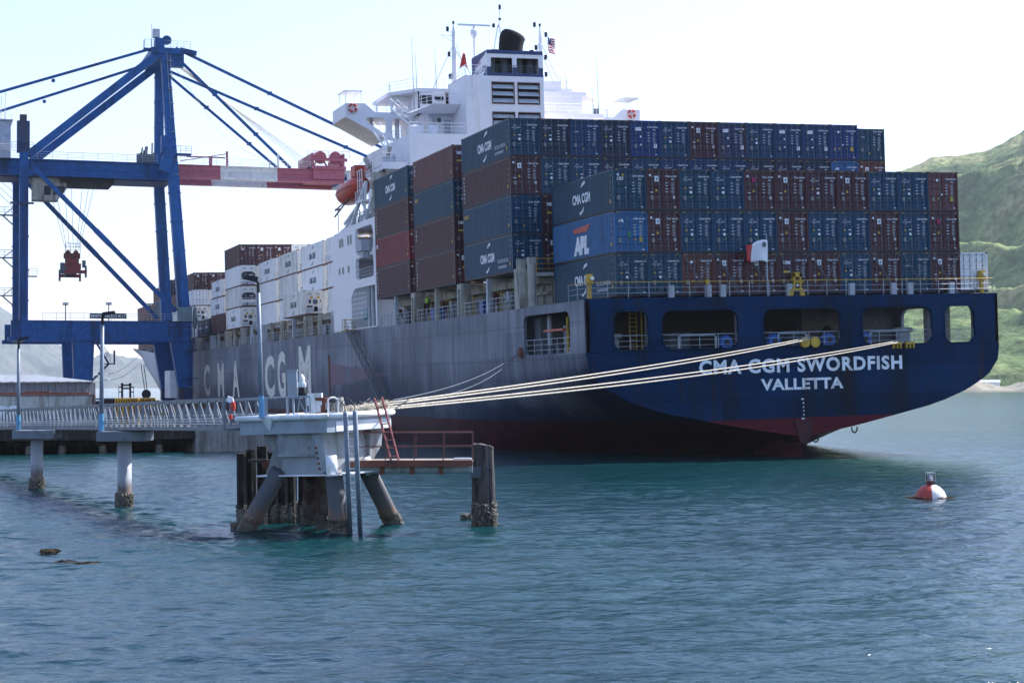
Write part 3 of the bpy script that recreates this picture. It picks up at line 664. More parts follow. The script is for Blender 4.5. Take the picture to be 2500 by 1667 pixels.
def side_marks(style, L=CL, H=CH, dark=False):
    k = ('s', style, L, H, dark)
    if k in _meshes: return _meshes[k]
    b = MB(); x = -W2-.004
    def tx(s_, y0, z, h, wd=None, m=0, **kw):
        wd = text_w(s_, h, **kw) if wd is None else wd; text(b, s_, (x, y0, z), (0,-wd,0), (0,0,h), m, **kw)
    c = L/2
    if style in ('cma', 'cmabio', 'cmareefer'):
        s = 1.0*min(1, L/9); tx('CMA CGM', c+1.75*s, H/2-.36*s, .72*s, 3.5*s, bold=.045); swoosh(b, x, c, H/2, s*1.02)
        if style == 'cmabio': tx('ECOLOGICAL', c-2.6, H/2-.55, .26, 2.6); tx('container', c-2.6, H/2-.98, .26, 2.1)
        if style == 'cmareefer': tx('CMA CGM', L-.5, .65, .16, 1.5); tx('REEFER', L-.5, .35, .16, 1.1)
    elif style == 'apl':
        tx('APL', c+1.75, .35, 1.35, 3.0, bold=.09, shear=.12)
        b.add([(x, c+2.0, 2.25), (x, c+1.5, 1.95), (x, c-.9, 1.95), (x, c-1.6, 2.45)], [(0,1,2,3)], 1)
    elif style == 'sea': tx('seaco', L-.35, 2.05, .34, 1.25, m=2, bold=.04)
    elif style == 'flor':
        for i, ch in enumerate('FLORENS'): text(b, ch, (x, L-.45, 2.4-i*.32), (0,-.24,0), (0,0,.2), bold=.02)
    elif style == 'tal':
        for i, ch in enumerate('TEX'): text(b, ch, (x, L-.45, 2.25-i*.35), (0,-.28,0), (0,0,.22), bold=.04)
    elif style == 'm': tx('M', L-.4, 1.9, .45, .55, bold=.08)
    elif style == 'nol': tx('NOL', c+1.0, .6, .95, 4.2, bold=.12, shear=.35); b.add([(x, c+3.6, .9), (x, c+1.2, .75), (x, c+.9, 2.1), (x,c+1.6,1.3)], [(0,1,2,3)])
    if style != 'nol' and L > 8:
        for i in range(5): b.quad((x, .55, 2.5-i*.45), (x, .42, 2.5-i*.45), (x, .42, 2.4-i*.45), (x, .55, 2.4-i*.45), 3)
        b.quad((x, .75, .55), (x, .55, .55), (x, .55, .85), (x, .75, .85), 3)
    o = b.build('side_lettering', [M['dgrey'] if dark else M['wmark'], M['orange'], M['seacoy'], M['seacoy']]); me = o.data; bpy.data.objects.remove(o); _meshes[k] = me; return me
def linkm(name, me, parent, mats=None, loc=None):
    o = bpy.data.objects.new(name, me); COL.objects.link(o); o.parent = parent
    if loc: o.location = loc
    if mats:
        for i, mm in enumerate(mats):
            if mm: o.material_slots[i].link = 'OBJECT'; o.material_slots[i].material = mm
    return o
NC = 0
def container(loc, colour, label, group, style='cma', side=None, L=CL, H=CH, kind='dry', onship=True, rot=(0,0,0), front=False, darkside=False):
    """one ISO box; loc = bottom, middle of its door end, doors towards -Y"""
    global NC; NC += 1
    t = thing('shipping_container' if kind == 'dry' else 'refrigerated_container', label, 'container', loc, group, rot, onship)
    c = CM[colour]
    linkm('container_body', body_mesh(L, H, kind != 'dry' or colour in ('white','offwhite')), t, [c])
    linkm('frame', frame_mesh(L, H), t, [c if kind == 'dry' else CM['offwhite'], M['frame_shade'] if kind == 'dry' else M['rust']])
    if kind == 'dry' or kind == 'reefdoor':
        for s in (-1, 1):
            d = linkm('door', door_mesh(s, H), t, [c])
            for xx in (.28, .80): linkm('locking_bar', bar_mesh(H), d, loc=(s*xx, 0, 0))
        if kind == 'dry' and style: linkm('door_markings', marks_mesh(style, NC % 5), t)
    else: linkm('refrigeration_unit', reefer_end(1 if kind == 'reef1' else 2, H), t)
    if side: linkm('side_lettering', side_marks(side, L, H, darkside), t)
    return t
ORD = ['first','second','third','fourth','fifth','sixth','seventh','eighth','ninth','tenth','eleventh','twelfth','thirteenth']
CN = {'navy':'navy blue','teal':'teal navy','slate':'slate navy','blue':'mid blue','royal':'royal blue','apl':'bright blue','maroon':'maroon','wine':'wine red','brown':'brown red','scarlet':'faded scarlet','rustblue':'rust-stained blue','plum':'dull plum','white':'white','offwhite':'worn white'}
# stern stack: 11 across, 3 high
rows = {3: [('teal','ues'),('maroon','tex'),('teal','cma'),('navy','cma'),('maroon','tal'),('maroon','tex'),('wine','cma'),('maroon','tex'),('navy','cma'),('navy','cma'),('plum','tgh')],
        2: [('apl','apl'),('maroon','tri'),('navy','cma'),('navy','cma'),('navy','cma'),('maroon','tex'),('navy','cma'),('navy','cma'),('maroon','tri'),('navy','cma'),('maroon','tal')],
        1: [('teal','cma'),('teal','cma'),('brown','tgh'),('maroon','tri'),('maroon','tex'),('wine','texname'),('maroon','tex'),('navy','cma'),('wine','tri'),('teal','sea'),('maroon','tex')]}
TN = {3:'top', 2:'middle', 1:'bottom'}
for k, rw in rows.items():
    for i, (c, st) in enumerate(rw):
        container((-12.33+i*2.466, 0, 11.45+(k-1)*2.91), c, f"{CN[c]} container, {TN[k]} tier on the stern, {ORD[i]} from port", 'containers stacked on the stern', st,
                  {3:'cma', 2:'apl', 1:'cmabio'}[k] if i == 0 else None)
container((14.86, .3, 11.45), 'white', 'rust-streaked white container standing alone at the starboard corner of the stern', 'containers stacked on the stern', None)
# bay just ahead, 13 across and 4 high
A4 = ['teal','slate','blue','slate','royal','navy','wine','rustblue','navy','blue','blue','royal','teal']
S4 = ['cma','cma','sea','cma','tl','cma','tex','tl','cma','tl','tl','tgh','sea']
A3 = ['maroon','teal','navy','slate','navy','blue','blue','blue','slate','slate','slate','apl','brown']
S3 = ['tex','cma','cma','cma','cma','cma','cma','cma','cma','cma','cma','apl','tex']
A2 = ['navy','maroon','navy','maroon','navy','navy','maroon','navy','navy','maroon','navy','maroon','navy']
A1 = ['navy','wine','navy','maroon','navy','maroon','navy','navy','maroon','navy','navy','maroon','maroon']
TA_ = {4:'top', 3:'third', 2:'second', 1:'lowest'}
for k, cc in ((4,A4),(3,A3),(2,A2),(1,A1)):
    for i, c in enumerate(cc):
        dz = -.28 if i == 12 and k == 4 else 0
        st = S4[i] if k == 4 else S3[i] if k == 3 else ('sea' if (k, i) == (2, 0) else 'texname' if (k, i) == (2, 1) else 'cma' if i == 0 else 'tex')
        container((-14.93+i*2.475, 13.98, 13.99+(k-1)*2.912), c, f"{CN[c]} container, {TA_[k]} tier of the high bay behind the stern stack, {ORD[i]} from port", 'containers in the second bay from the stern', st,
                  {4:'cmabio',3:'flor',2:'sea',1:'cmabio'}[k] if i == 0 else None, H=CH+dz if dz else CH)
for nmb, yb, cc, sd in (('third', 28.72, ('maroon','maroon','teal','plum'), ('flor','tal','sea','tal')), ('fourth', 42.9, ('wine','scarlet','maroon','teal'), ('flor','m','flor','cma'))):
    for k, (c, s) in enumerate(zip(cc, sd)):
        container((-14.95, yb, 13.92+k*2.91), c, f"{CN[c]} container, {TA_[k+1]} tier of the port-side stack in the {nmb} bay from aft", f'port-side stack in the {nmb} bay', 'texname' if (nmb, k) in (('third', 3),('third', 1)) else 'tex' if c != 'teal' else 'cma', s)
# forward of the accommodation
def stack(x, y, z, items, where, group):
    for k, it in enumerate(items):
        c, kind, st, side, L, H, extra = it
        container((x, y, z), c, f"{extra} {CN[c]} container {where}".replace('in the ', 'of the ', 1), group, st, side, L, H, kind, darkside=c in ('white','offwhite'))
        z += H+.015
HC = CH; STD = 2.591
W_ = lambda side='cma', c='white', kind='reef2', L=CL, H=CH, e='': (c, kind, None, side, L, H, e)
stack(-12.5, 75.2, 13.75, [W_('cma', e='lowest'), W_(None, e='middle'), W_('cmareefer', e='top')], 'half hidden by the white deckhouse wall', 'white reefers ahead of the deckhouse')
stack(-12.5, 89.3, 13.75, [W_(None, e='lowest'), W_('cma', e='middle'), W_('cma', e='top')], 'in the inner reefer stack nearest the deckhouse', 'white reefers ahead of the deckhouse')
stack(-14.93, 89.3, 13.75, [W_('cmareefer', 'offwhite', e='single outboard')], 'standing low against the inner stack of white reefers', 'white reefers ahead of the deckhouse')
stack(-12.5, 103.8, 13.75, [W_(None, e='lowest'), W_(None, 'offwhite', e='middle'), W_('cma', 'offwhite', e='top')], 'in the second reefer bay ahead of the deckhouse', 'white reefers ahead of the deckhouse')
stack(-12.5, 118.0, 13.75, [W_(None, e='lowest'), W_(None, e='middle'), W_('cmareefer', e='top')], 'in the third reefer bay behind the tall lamp post', 'white reefers ahead of the deckhouse')
stack(-14.93, 131.5, 13.65, [W_('cmareefer', e='lowest'), W_(None, 'offwhite', 'reef1', e='second'), W_(None, 'white', 'reef1', e='third'), ('maroon','dry','ues','flor',CL,CH,'topmost')], 'in the outboard stack with the dark fan recesses', 'stack of reefers under a maroon box')
for i, (c, st) in enumerate((('maroon','tri'),('maroon','tri'),('white',None),('offwhite',None))):
    container((-12.46+i*2.47, 131.5, 22.37), c, f"{CN[c]} container in the top row over the reefers, {ORD[i+1]} from outboard", 'top row over the forward reefers', st, kind='dry' if st else 'reef2')
    for k in range(3): container((-12.46+i*2.47, 131.5, 13.65+2.905*k), 'offwhite', f"worn white reefer, {['lowest','second','third'][k]} tier under the maroon top row, {ORD[i+1]} from outboard", 'top row over the forward reefers', None, kind='reef2')
stack(-14.93, 145.3, 13.55, [('maroon','dry','tri','tal',CL,STD,'lowest'), W_('cma', H=STD, e='middle'), W_('cma', H=STD, L=11.0, e='top')], 'in the outboard stack just forward of the dark fan recesses', 'outboard stack with a maroon box at its foot')
for i in range(2): container((-14.93, 159.3+i*6.15, 13.45), 'slate', f"{['after','forward'][i]} short slate navy container standing low at the ship's side by the crane leg", 'pair of short navy boxes', None, 'cma', L=6.058, H=STD)
stack(-14.93, 174.4, 13.4, [W_(None, H=2.6, e='lowest'), W_(None, H=2.6, e='second'), W_(None, 'white', 'reefdoor', 6.06, 2.65, 'third'), ('maroon','dry','tri','tal',CL,2.75,'topmost')], 'in the stack seen past the crane legs', 'stack seen past the crane legs')
for i in range(2): container((-12.46+2.47*i, 174.4, 21.3), 'maroon', f"maroon container beside the topmost box past the crane legs, {['next','second'][i]} inboard", 'stack seen past the crane legs', 'tri', H=2.75)
for k in range(3): container((-12.46, 174.4, 13.4+k*2.62), 'offwhite', f"worn white reefer in the {['lowest','second','third'][k]} tier inboard of the stack past the crane legs", 'stack seen past the crane legs', None, kind='reef2', H=2.6)
stack(-14.93, 188.8, 13.4, [('maroon','dry','tri',None,CL,2.62,'lowest'), ('offwhite','reef2',None,None,CL,2.62,'second'), ('wine','dry','tgh','tal',CL,2.75,'topmost')], 'between the far crane leg and the white door-ended box', 'forward stacks by the crane')
stack(-14.93, 201.5, 13.2, [('plum','dry','tri','tal',CL,2.85,'lowest'), ('maroon','dry','tri','tal',CL,2.85,'second'), ('brown','dry','tri','tal',CL,2.8,'third'), ('slate','dry','cma','cma',6.06,2.7,'topmost short')], 'in the stack standing between the two tall crane legs', 'forward stacks by the crane')
stack(-14.93, 214.0, 13.1, [('plum','dry','tri','tal',CL,2.85,'lowest'), ('maroon','dry','tri','tal',CL,2.75,'second'), ('navy','dry','cma','sea',CL,2.75,'third'), ('brown','dry','tri','tal',CL,2.5,'topmost')], 'left of the tall crane legs', 'forward stacks by the crane')
stack(-14.93, 227.0, 13.05, [('plum','dry','tri','tal',CL,2.8,'lowest'), ('maroon','dry','tri','tal',CL,2.8,'second'), ('plum','dry','tri','tal',CL,2.8,'topmost')], 'in the last stack but one before the bow', 'foremost stacks')
stack(-14.93, 240.0, 13.05, [('plum','dry','tri','tal',CL,2.8,'lowest'), ('maroon','dry','tri','tal',CL,2.8,'second'), ('plum','dry','tri','tal',CL,2.8,'topmost')], 'in the foremost stack above the bow flare', 'foremost stacks')
# lashing rods crossed over the lowest stern tier
lr = None
for i in range(11):
    x0 = -13.56+i*2.466
    for s in (0, 1):
        for d in (0, .22):
            a = (x0+(.10 if s == 0 else 2.36), -.10-.03*d, 14.30-d*.3); b_ = (x0+(1.95-d if s == 0 else .52+d), -.14, 11.55)
            o = MB().tube(Vector(a)-Vector((x0,0,0)), Vector(b_)-Vector((x0,0,0)), .016, 5).tube(Vector(b_)-Vector((x0,0,0)), Vector(a).lerp(Vector(b_), .8)-Vector((x0,0,0)), .026, 6).build('lashing_rod', M['bars'])
            o.location = ship((x0,0,0)); o.rotation_euler = (0, HEEL, 0)
            tag(o, f"{['outer','inner'][d > 0]} lashing rod on the {ORD[i]} stern box, upper end to {['port','starboard'][s]}", 'lashing rod', 'crossed lashing rods on the stern stack')

# ------------------------------------------------------------------ deck edge below the containers
YW = [(13.2,27.5),(27.9,41.9),(42.3,54.8),(75.,88.8),(89.2,103.),(103.4,117.2),(117.6,131),(131.4,144.6),(145,158.6),(159,173.8),(174.2,188),(188.5,201),(201.5,213.5),(214,226.5),(227,239.5),(240,251.5)]
DZ = lambda y: 11.2+2.3*max(0, min(1, (y-200)/60))**1.3
for i, (a, b_) in enumerate(YW):
    z = DZ(b_); q = MB().box(-13.3,-13.1,a,b_,z,13.1 if a < 160 else 13.0).box(13.1,13.3,a,b_,z,13.1)
    q.box(-13.6,-13.05,a+.3,b_-.3,12.3,12.55); q.box(-13.3,13.3,a,a+.15,z,13.1)
    for k in range(3): q.box(-13.6,-13.2,a+1.5+k*4.2,a+1.75+k*4.2,z,12.9)
    q.box(-14.2,13.0,a+.2,b_-.2,13.1,(13.86 if a < 60 else 13.52 if a < 150 else 13.3 if a < 200 else 13.0))
    q.build('hatch_coaming', M['cream'], SHIP)
    t_ = 13.9 if a < 60 else 13.6 if a < 150 else 13.35 if a < 200 else 13.0
    # wide portal frame at the bay's after end
    q = MB(); y0 = a-.35
    q.box(-16.1,-15.2,y0,y0+.22,z,t_).box(-16.1,-15.2,y0+.85,y0+1.07,z,t_).box(-16.1,-15.2,y0+.22,y0+.85,t_-.45,t_).box(-15.5,-15.3,y0+.22,y0+.85,z,z+.9)
    q.box(-16.0,-13.3,y0+.1,y0+1.0,t_-.15,t_+.02)
    q.build('container_stanchion', M['cream'] if i % 3 else M['lgrey'], SHIP)
    ym = (a+b_)/2+.3
    q = MB().beam((-15.9,ym,z),(-15.9,ym,t_-.05),.42,.5,w2=.3,h2=.35).box(-16.05,-13.3,ym-.15,ym+.15,t_-.3,t_-.02).lathe((-15.9,ym,t_-.1),[(.12,0),(.2,.03),(.2,.12)],8)
    q.build('container_stanchion', M['lgrey'] if i % 2 == 0 else M['cream'], SHIP)
    MB().rail([(-16.0,a+.8,z),(-16.0,ym-.4,z)], h=1.05, r=.028, step=1.4).rail([(-16.0,ym+.4,z),(-16.0,b_-.5,z)], h=1.05, r=.028, step=1.4).build('deck_railing', M['lgrey'], SHIP)
    if i < 12:
        q = MB(); rg = random.Random(i)
        for k in range(3):
            q = MB(); y = a+1.4+rg.random()*(b_-a-3); q.tube((-14.0,y,z),(-14.0,y,13.6),.09,6,m=3).box(-14.6,-14.2,y+.4,y+.9,z+.8,z+1.7,4).tube((-14.1,y-1,z+1.5),(-14.1,y+1.4,z+1.5),.05,5,m=2); q.build('deck_pipe', [M['lgrey'], M['dgrey'], M['cream'], M['yellow'], M['rust']], SHIP)
        for k in range(7):
            q = MB()
            y = a+1.4+rg.random()*(b_-a-3); h = .6+rg.random()*1.1; ww = .3+rg.random()*.7
            if rg.random() < .5: q.box(-15.0,-14.5,y,y+ww,z,z+h,rg.randint(0,2))
            else: q.tube((-14.8,y,z),(-14.8,y,z+h),.12,8,m=rg.randint(0,2)).tube((-13.5,y+.5,z),(-13.5,y+.5,z+2),.06,6,m=rg.randint(0,1))
            q.build('deck_locker', [M['lgrey'], M['dgrey'], M['cream'], M['yellow'], M['rust']], SHIP)
q = MB().box(-16.1,-15.3,12.75,13.95,11.2,14.2).tube((-15.2,12.5,11.2),(-15.2,12.5,14.6),.33,10).box(-15.5,-14.9,12.2,12.8,14.5,15.0).box(-16.05,-15.5,12.9,13.5,14.2,14.9); q.build('corner_pillar', M['cream'], SHIP)
q = MB().rail([(-14.9,12.2,13.75),(-11,12.2,13.75)], h=1.15, r=.03, step=2.0).box(-14.9,-10.8,12.2,13.2,13.6,13.75,1).box(-12.9,-12.3,12.1,12.2,13.9,14.6)
for x in (-13.3,-11.2): q.box(x-.12,x+.12,12.4,12.7,11.28,13.6,1)
q.build('lashing_platform', [M['yellow'], M['cream']], SHIP)
for y, s in ((38.2,0),(24.1,0)):
    MB().lathe((-15.3,y,11.85), [(.3,-.2),(.5,-.22),(.55,0),(.5,.22),(.3,.2)], 14, ax='x').box(-15.6,-14.6,y-.9,y-.4,11.2,12.3).build('hose_reel', M['bright'], SHIP)
MB().tube((-15.6,21.6,11.9),(-15.6,21.6,12.9),.16,8).build('fire_extinguisher', M['red'], SHIP)
q = MB()
for y in (27.55, 41.8): q.rail([(-14.9,y-.25,14.0),(-14.9,y+.75,14.0)], h=2.1, r=.04, step=.5)
q.build('yellow_access_frame', M['yellow'], SHIP)
# ------------------------------------------------------------------ accommodation
WH = M['white']
M['wall'] = mat('superstructure_white', (.80,.78,.80), .45, dirt=.1, dcol=(.58,.50,.43), streak=.5, var=.04)
WL = M['wall']
SXm = lambda y0=0: (lambda u, v_, w_: (-16.1+w_, u, v_))
outer = [(55.45,11.25),(57.0,11.25),(57.0,11.3),(74.1,11.3),(74.1,21.0),(69.5,22.0),(55.45,22.05)]
h1 = rrect(56.3,63.7,18.75,21.45,.9); h2 = rrect(56.3,63.7,16.3,18.45,.5)
h3 = [(56.0,11.4),(66.0,11.4),(66.0,14.6),(64.4,15.45),(56.0,15.45)]
wins = []
for (u, v0, v1) in ((830.3,584,607),(835.9,582,604),(850,575,601),(856.4,572,598),(829.5,655,672),(838,653,670),(851.3,648,667)):
    pass
def wq(u, v0, v1): return u
WN = [((-16.1, 70.35, 21.04), (-16.1, 70.47, 20.05)), ((-16.1, 69.29, 21.04), (-16.1, 69.4, 20.1)), ((-16.1, 66.67, 21.12), (-16.1, 66.79, 20.07)), ((-16.1, 65.5, 21.15), (-16.1, 65.62, 20.1)), ((-16.1, 70.86, 17.99), (-16.1, 70.94, 17.26)), ((-16.1, 69.25, 18.02), (-16.1, 69.33, 17.24)), ((-16.1, 66.78, 18.02), (-16.1, 66.87, 17.22))]
MB().poly([[(55.45,11.3),(74.1,11.3),(74.1,21.0),(69.5,22.0),(55.45,22.05)], h1, h2, h3], lambda u, v_, w_: (-16.1+w_, u, v_), depth=.2).build('deckhouse_side_wall', WL, SHIP)
for a, b_ in WN:
    y = a[1]; q = MB().poly([rrect(y-.34,y+.34,b_[2],a[2],.2)], lambda u, v_, w_: (-16.12-w_, u, v_), depth=.02); wf = q.build('window', M['lgrey'], SHIP)
    MB().poly([rrect(y-.27,y+.27,b_[2]+.06,a[2]-.06,.16)], lambda u, v_, w_: (-16.145, u, v_)).build('pane', M['glass'], wf)
q = MB().box(-16.0,-12.4,66.2,74.0,11.25,20.9).box(-15.9,-12.4,55.6,66.2,18.45,18.65).box(-15.9,-12.4,55.6,66.2,15.75,15.95).box(-15.9,-12.4,55.6,74,21.6,21.8)
q.box(-13.2,-12.4,55.6,66.2,11.25,21.6).box(-16.1,-12.4,55.4,55.6,21.45,22.0).box(-16.1,-15.4,55.4,55.6,16.2,21.5).box(-16.1,-12.4,55.4,55.6,15.45,16.3)
q.build('deckhouse_tower', WL, SHIP)
for h, z in ((h1, 19.9), (h2, 17.2)): MB().rail([(-16.0,56.4,16.3 if h is h2 else 18.75),(-16.0,62.6,16.3 if h is h2 else 18.75)], h=1.0, r=.03, step=.9).build('gallery_railing', M['lgrey'], SHIP)
q = MB(); 
for y in np.arange(60.0, 66.0, .55): q.tube((-16.0,y,12.4),(-16.0,y,15.4),.035,5)
for z in np.arange(12.4, 15.4, .5): q.tube((-16.0,60,z),(-16.0,65.9,z),.035,5)
for y in (62.9,63.4): q.tube((-16.0,y,16.3),(-16.0,y,21.3),.035,5)
for z in np.arange(16.4, 21.3, .5): q.tube((-16.0,62.6,z),(-16.0,63.6,z),.035,5)
q.build('ladder_cage', WH, SHIP)
MB().tube((-15.6,58.5,11.3),(-15.6,58.5,15.5),.3,12).tube((-15.6,57.3,11.3),(-15.6,57.3,15.5),.16,10).tube((-15.9,56.2,11.3),(-15.9,56.2,16),.12,8).tube((-15.7,60,11.3),(-15.7,60,15.5),.2,10).build('exhaust_trunk_pipes', M['lgrey'], SHIP)
MB().box(-17.0,-16.1,57.6,59.6,18.9,20.0).box(-16.8,-16.2,57.9,59.2,18.2,18.9).build('pilot_lift_box', M['lgrey'], SHIP)
MB().lathe((-15.6,61.6,12.2),[(.35,0),(.35,1.2)],12).build('plastic_drum', mat('teal_plastic',(.0,.25,.28)), SHIP)
# main block and upper levels
q = MB().box(-12.5,12.5,55,72,11.25,30.2); q.build('accommodation_block', WL, SHIP)
MB().box(-9.0,9.0,60,71,30.2,33.3).build('upper_deck_block', WL, SHIP)
q = MB()
# door, lockers and ventilators on the upper deck wall
q.poly([rrect(-7.4,-6.55,30.35,32.35,.25)], lambda u, v_, w_: (u, 59.97-w_, v_), depth=.03).box(-8.7,-8.3,59.85,60,32.0,32.5,1).box(-8.1,-7.75,59.85,60,32.0,32.5,2)
q.build('weather_door', [M['lgrey'], M['lgrey'], M['dgrey']], SHIP)
for x, r in ((-11.4,.75),(-9.6,.45)): MB().lathe((x,56.6,30.2),[(r*.92,0),(r*.92,.15),(r,.16),(r,.85),(r*.7,1.0)],18).build('deck_ventilator', WL, SHIP)
MB().rail([(-12.4,64,30.2),(-12.4,55.1,30.2),(-6.7,55.1,30.2)], h=1.1, r=.026, step=1.4).build('upper_deck_railing', WH, SHIP)
CA = MB().box(-6.55,-6.35,55.2,61,30.2,36.1).box(1.5,1.7,55.2,61,30.2,36.1).box(-6.55,1.7,60.8,61,30.2,36.1).box(-6.55,1.7,55,61,35.95,36.1)
LV = [(-3.78,-1.5,33.35,35.45),(-1.05,1.2,33.35,35.45),(-3.78,-1.5,30.5,32.45),(-1.05,1.2,30.5,32.45)]
CA.poly([[(-6.55,30.2),(1.7,30.2),(1.7,35.95),(-6.55,35.95)]]+[[(a,c),(b_,c),(b_,d),(a,d)] for a, b_, c, d in LV], lambda u, v_, w_: (u, 55+w_, v_), depth=.2)
CA.box(-6.35,1.5,56.2,56.4,30.2,35.95,1)
CA.build('funnel_casing', [WL, M['black']], SHIP)
for a, b_, c, d in LV:
    q = MB().box(a-.06,a,54.93,55.3,c-.06,d+.06,1).box(b_,b_+.06,54.93,55.3,c-.06,d+.06,1).box(a,b_,54.93,55.3,d,d+.06,1).box(a,b_,54.93,55.3,c-.06,c,1)
    n_ = 3 if d > 33 else 3
    for k in range(n_):
        z = c+(d-c)*(k+.12)/n_; hh = (d-c)/n_*.62
        q.add([(a+.03,54.9,z),(b_-.03,54.9,z),(b_-.03,55.25,z+hh),(a+.03,55.25,z+hh),(a+.03,54.9,z+.03),(b_-.03,54.9,z+.03),(b_-.03,55.25,z+hh+.03),(a+.03,55.25,z+hh+.03)], [(0,1,2,3),(4,7,6,5),(0,4,5,1),(3,2,6,7),(0,3,7,4),(1,5,6,2)])
    q.build('louvre', [M['lgrey'], M['rust']], SHIP)
M['fblue'] = mat('funnel_navy', (.02,.045,.14), .5)
fh = MB(); o1 = rrect(-3.85,-1.58,36.42,37.95,.1,2); o2 = rrect(-1.12,1.2,36.42,37.95,.1,2)
fh.poly([[(-4.26,36.1),(1.65,36.1),(1.65,38.62),(-4.26,38.62)], o1, o2], lambda u, v_, w_: (u, 55.0+w_, v_), depth=.15)
fh.box(-4.26,-4.1,55.15,60,36.1,38.62).box(1.5,1.65,55.15,60,36.1,38.62).box(-4.26,1.65,59.85,60,36.1,38.62).box(-4.26,1.65,55,60,38.6,38.7,1)
fh.poly([[(-4.28,36.1),(1.67,36.1),(1.67,37.0),(-4.28,37.0)], [(-3.85,36.42),(-1.58,36.42),(-1.58,37.0-.001),(-3.85,37.0-.001)], [(-1.12,36.42),(1.2,36.42),(1.2,37.0-.001),(-1.12,37.0-.001)]], lambda u, v_, w_: (u, 54.985, v_), 1)
fh.quad((-4.28,54.985,38.32),(1.67,54.985,38.32),(1.67,54.985,38.64),(-4.28,54.985,38.64),1)
fh.add([(-4.275,60,38.62),(-4.275,55,38.62),(-4.275,55.6,38.35),(-4.275,57.2,38.0),(-4.275,58.8,37.3),(-4.275,60,36.75)], [(0,1,2,3,4,5)], 1)
fh.add([(-4.275,55,36.1),(-4.275,57.0,36.1),(-4.275,56.0,36.45),(-4.275,55,37.0)], [(0,1,2,3)], 1)
fh.box(-4.1,1.5,57.5,57.7,36.1,38.6,2)
for x in (-3.3,-2.0,-.4,.8): fh.tube((x,56.4,36.1),(x,56.4,38.6),.36,10,m=3)
fh.build('funnel_housing', [WL, M['fblue'], M['black'], M['dgrey']], SHIP)
q = MB(); text(q, 'CMA CGM', (-4.29,59.6,36.55), (0,-4.2,.2), (0,0,.55), bold=.0); q.build('funnel_lettering', M['fblue'], SHIP)
q = MB(); q.add([(-4.29,58.2,37.35),(-4.29,57.6,37.6),(-4.29,56.9,37.95),(-4.29,57.1,37.65)], [(0,1,2,3)]); q.build('funnel_emblem', M['orange'], SHIP)
MB().rail([(-3.85,54.97,36.42),(1.2,54.97,36.42)], h=.75, r=.02, step=.6).build('funnel_railing', M['dgrey'], SHIP)
# funnel uptake: a broad pipe with a skewed rounded mouth
v = []; n_ = 24; rings = [(0,0,1.22,0),(.25,.02,1.22,0),(1.0,.08,1.24,.10),(1.6,.2,1.26,.22),(1.95,.35,1.22,.36),(2.15,.45,1.05,.42),(2.25,.5,.7,.44)]
for h_, dx, r, tl in rings:
    for i in range(n_):
        a = 2*PI*i/n_; x = r*math.cos(a); y = r*math.sin(a)
        v.append((-.93+dx+x, 57.4+y, 38.7+h_-x*math.tan(tl)))
f = [(j*n_+i, j*n_+(i+1) % n_, (j+1)*n_+(i+1) % n_, (j+1)*n_+i) for j in range(len(rings)-1) for i in range(n_)]+[tuple(range((len(rings)-1)*n_, len(rings)*n_))]
MB().add(v, f).build('funnel_uptake', M['soot'], SHIP, True)
q = MB().lathe((-3.1,56.6,38.7),[(.5,0),(.5,.12),(.35,.3)],10).lathe((-2.6,57.0,38.7),[(.55,0),(.5,.3),(.2,.42)],10).lathe((1.0,56.4,38.7),[(.2,0),(.22,.35)],8); q.build('small_uptakes', M['soot'], SHIP)
# bridge house and wings
bh = MB().poly([[(-9.5,33.3),(-6.55,33.3),(-6.55,35.5),(-9.5,35.5)], rrect(-9.3,-8.0,34.25,35.15,.1,2), rrect(-7.75,-6.75,34.6,35.1,.08,2)], lambda u, v_, w_: (u, 62+w_, v_), depth=.15)
bh.box(-9.5,-9.35,62,71,33.3,35.5).box(1.7,8.5,62,71,33.3,35.5).box(-9.35,8.5,70.8,71,33.3,35.5).box(-9.35,1.7,65.5,65.7,33.3,35.5,1)
bh.add([(-9.5,61.9,35.5),(-11.9,65,35.45),(-11.9,71.5,35.45),(11.5,71.5,35.45),(11.5,65,35.45),(9,61.9,35.5),(-9.5,61.9,35.85),(-11.9,65,35.8),(-11.9,71.5,35.8),(11.5,71.5,35.8),(11.5,65,35.8),(9,61.9,35.85)], [(5,4,3,2,1,0),(6,7,8,9,10,11)]+[(i,(i+1) % 6,(i+1) % 6+6,i+6) for i in range(6)])
bh.build('bridge_house', [WL, M['black']], SHIP)
MB().poly([[(-11.6,33.7),(-9.4,33.7),(-9.4,35.5),(-11.6,35.5)], rrect(-11.35,-9.75,33.85,34.85,.18)], lambda u, v_, w_: (u, 65+w_, v_), depth=.12).build('bridge_end_wall', WL, SHIP)
MB().box(1.7,6.3,62.2,66,33.3,37.0).box(6.3,7.5,62.2,66,33.3,36.25).build('starboard_trunk', WL, SHIP)
wf = MB().poly([rrect(6.75,7.35,33.5,35.1,.1,2)], lambda u, v_, w_: (u, 62.17-w_, v_), depth=.03).build('window', M['dgrey'], SHIP)
MB().quad((6.82,62.13,33.58),(7.28,62.13,33.58),(7.28,62.13,35.02),(6.82,62.13,35.02)).build('pane', M['glass'], wf)
for a, b_, c, d in ((-9.3,-8.0,34.25,35.15),(-7.75,-6.75,34.6,35.1)): MB().quad((a,62.08,c),(b_,62.08,c),(b_,62.08,d),(a,62.08,d)).build('bridge_window', M['glass'], SHIP)
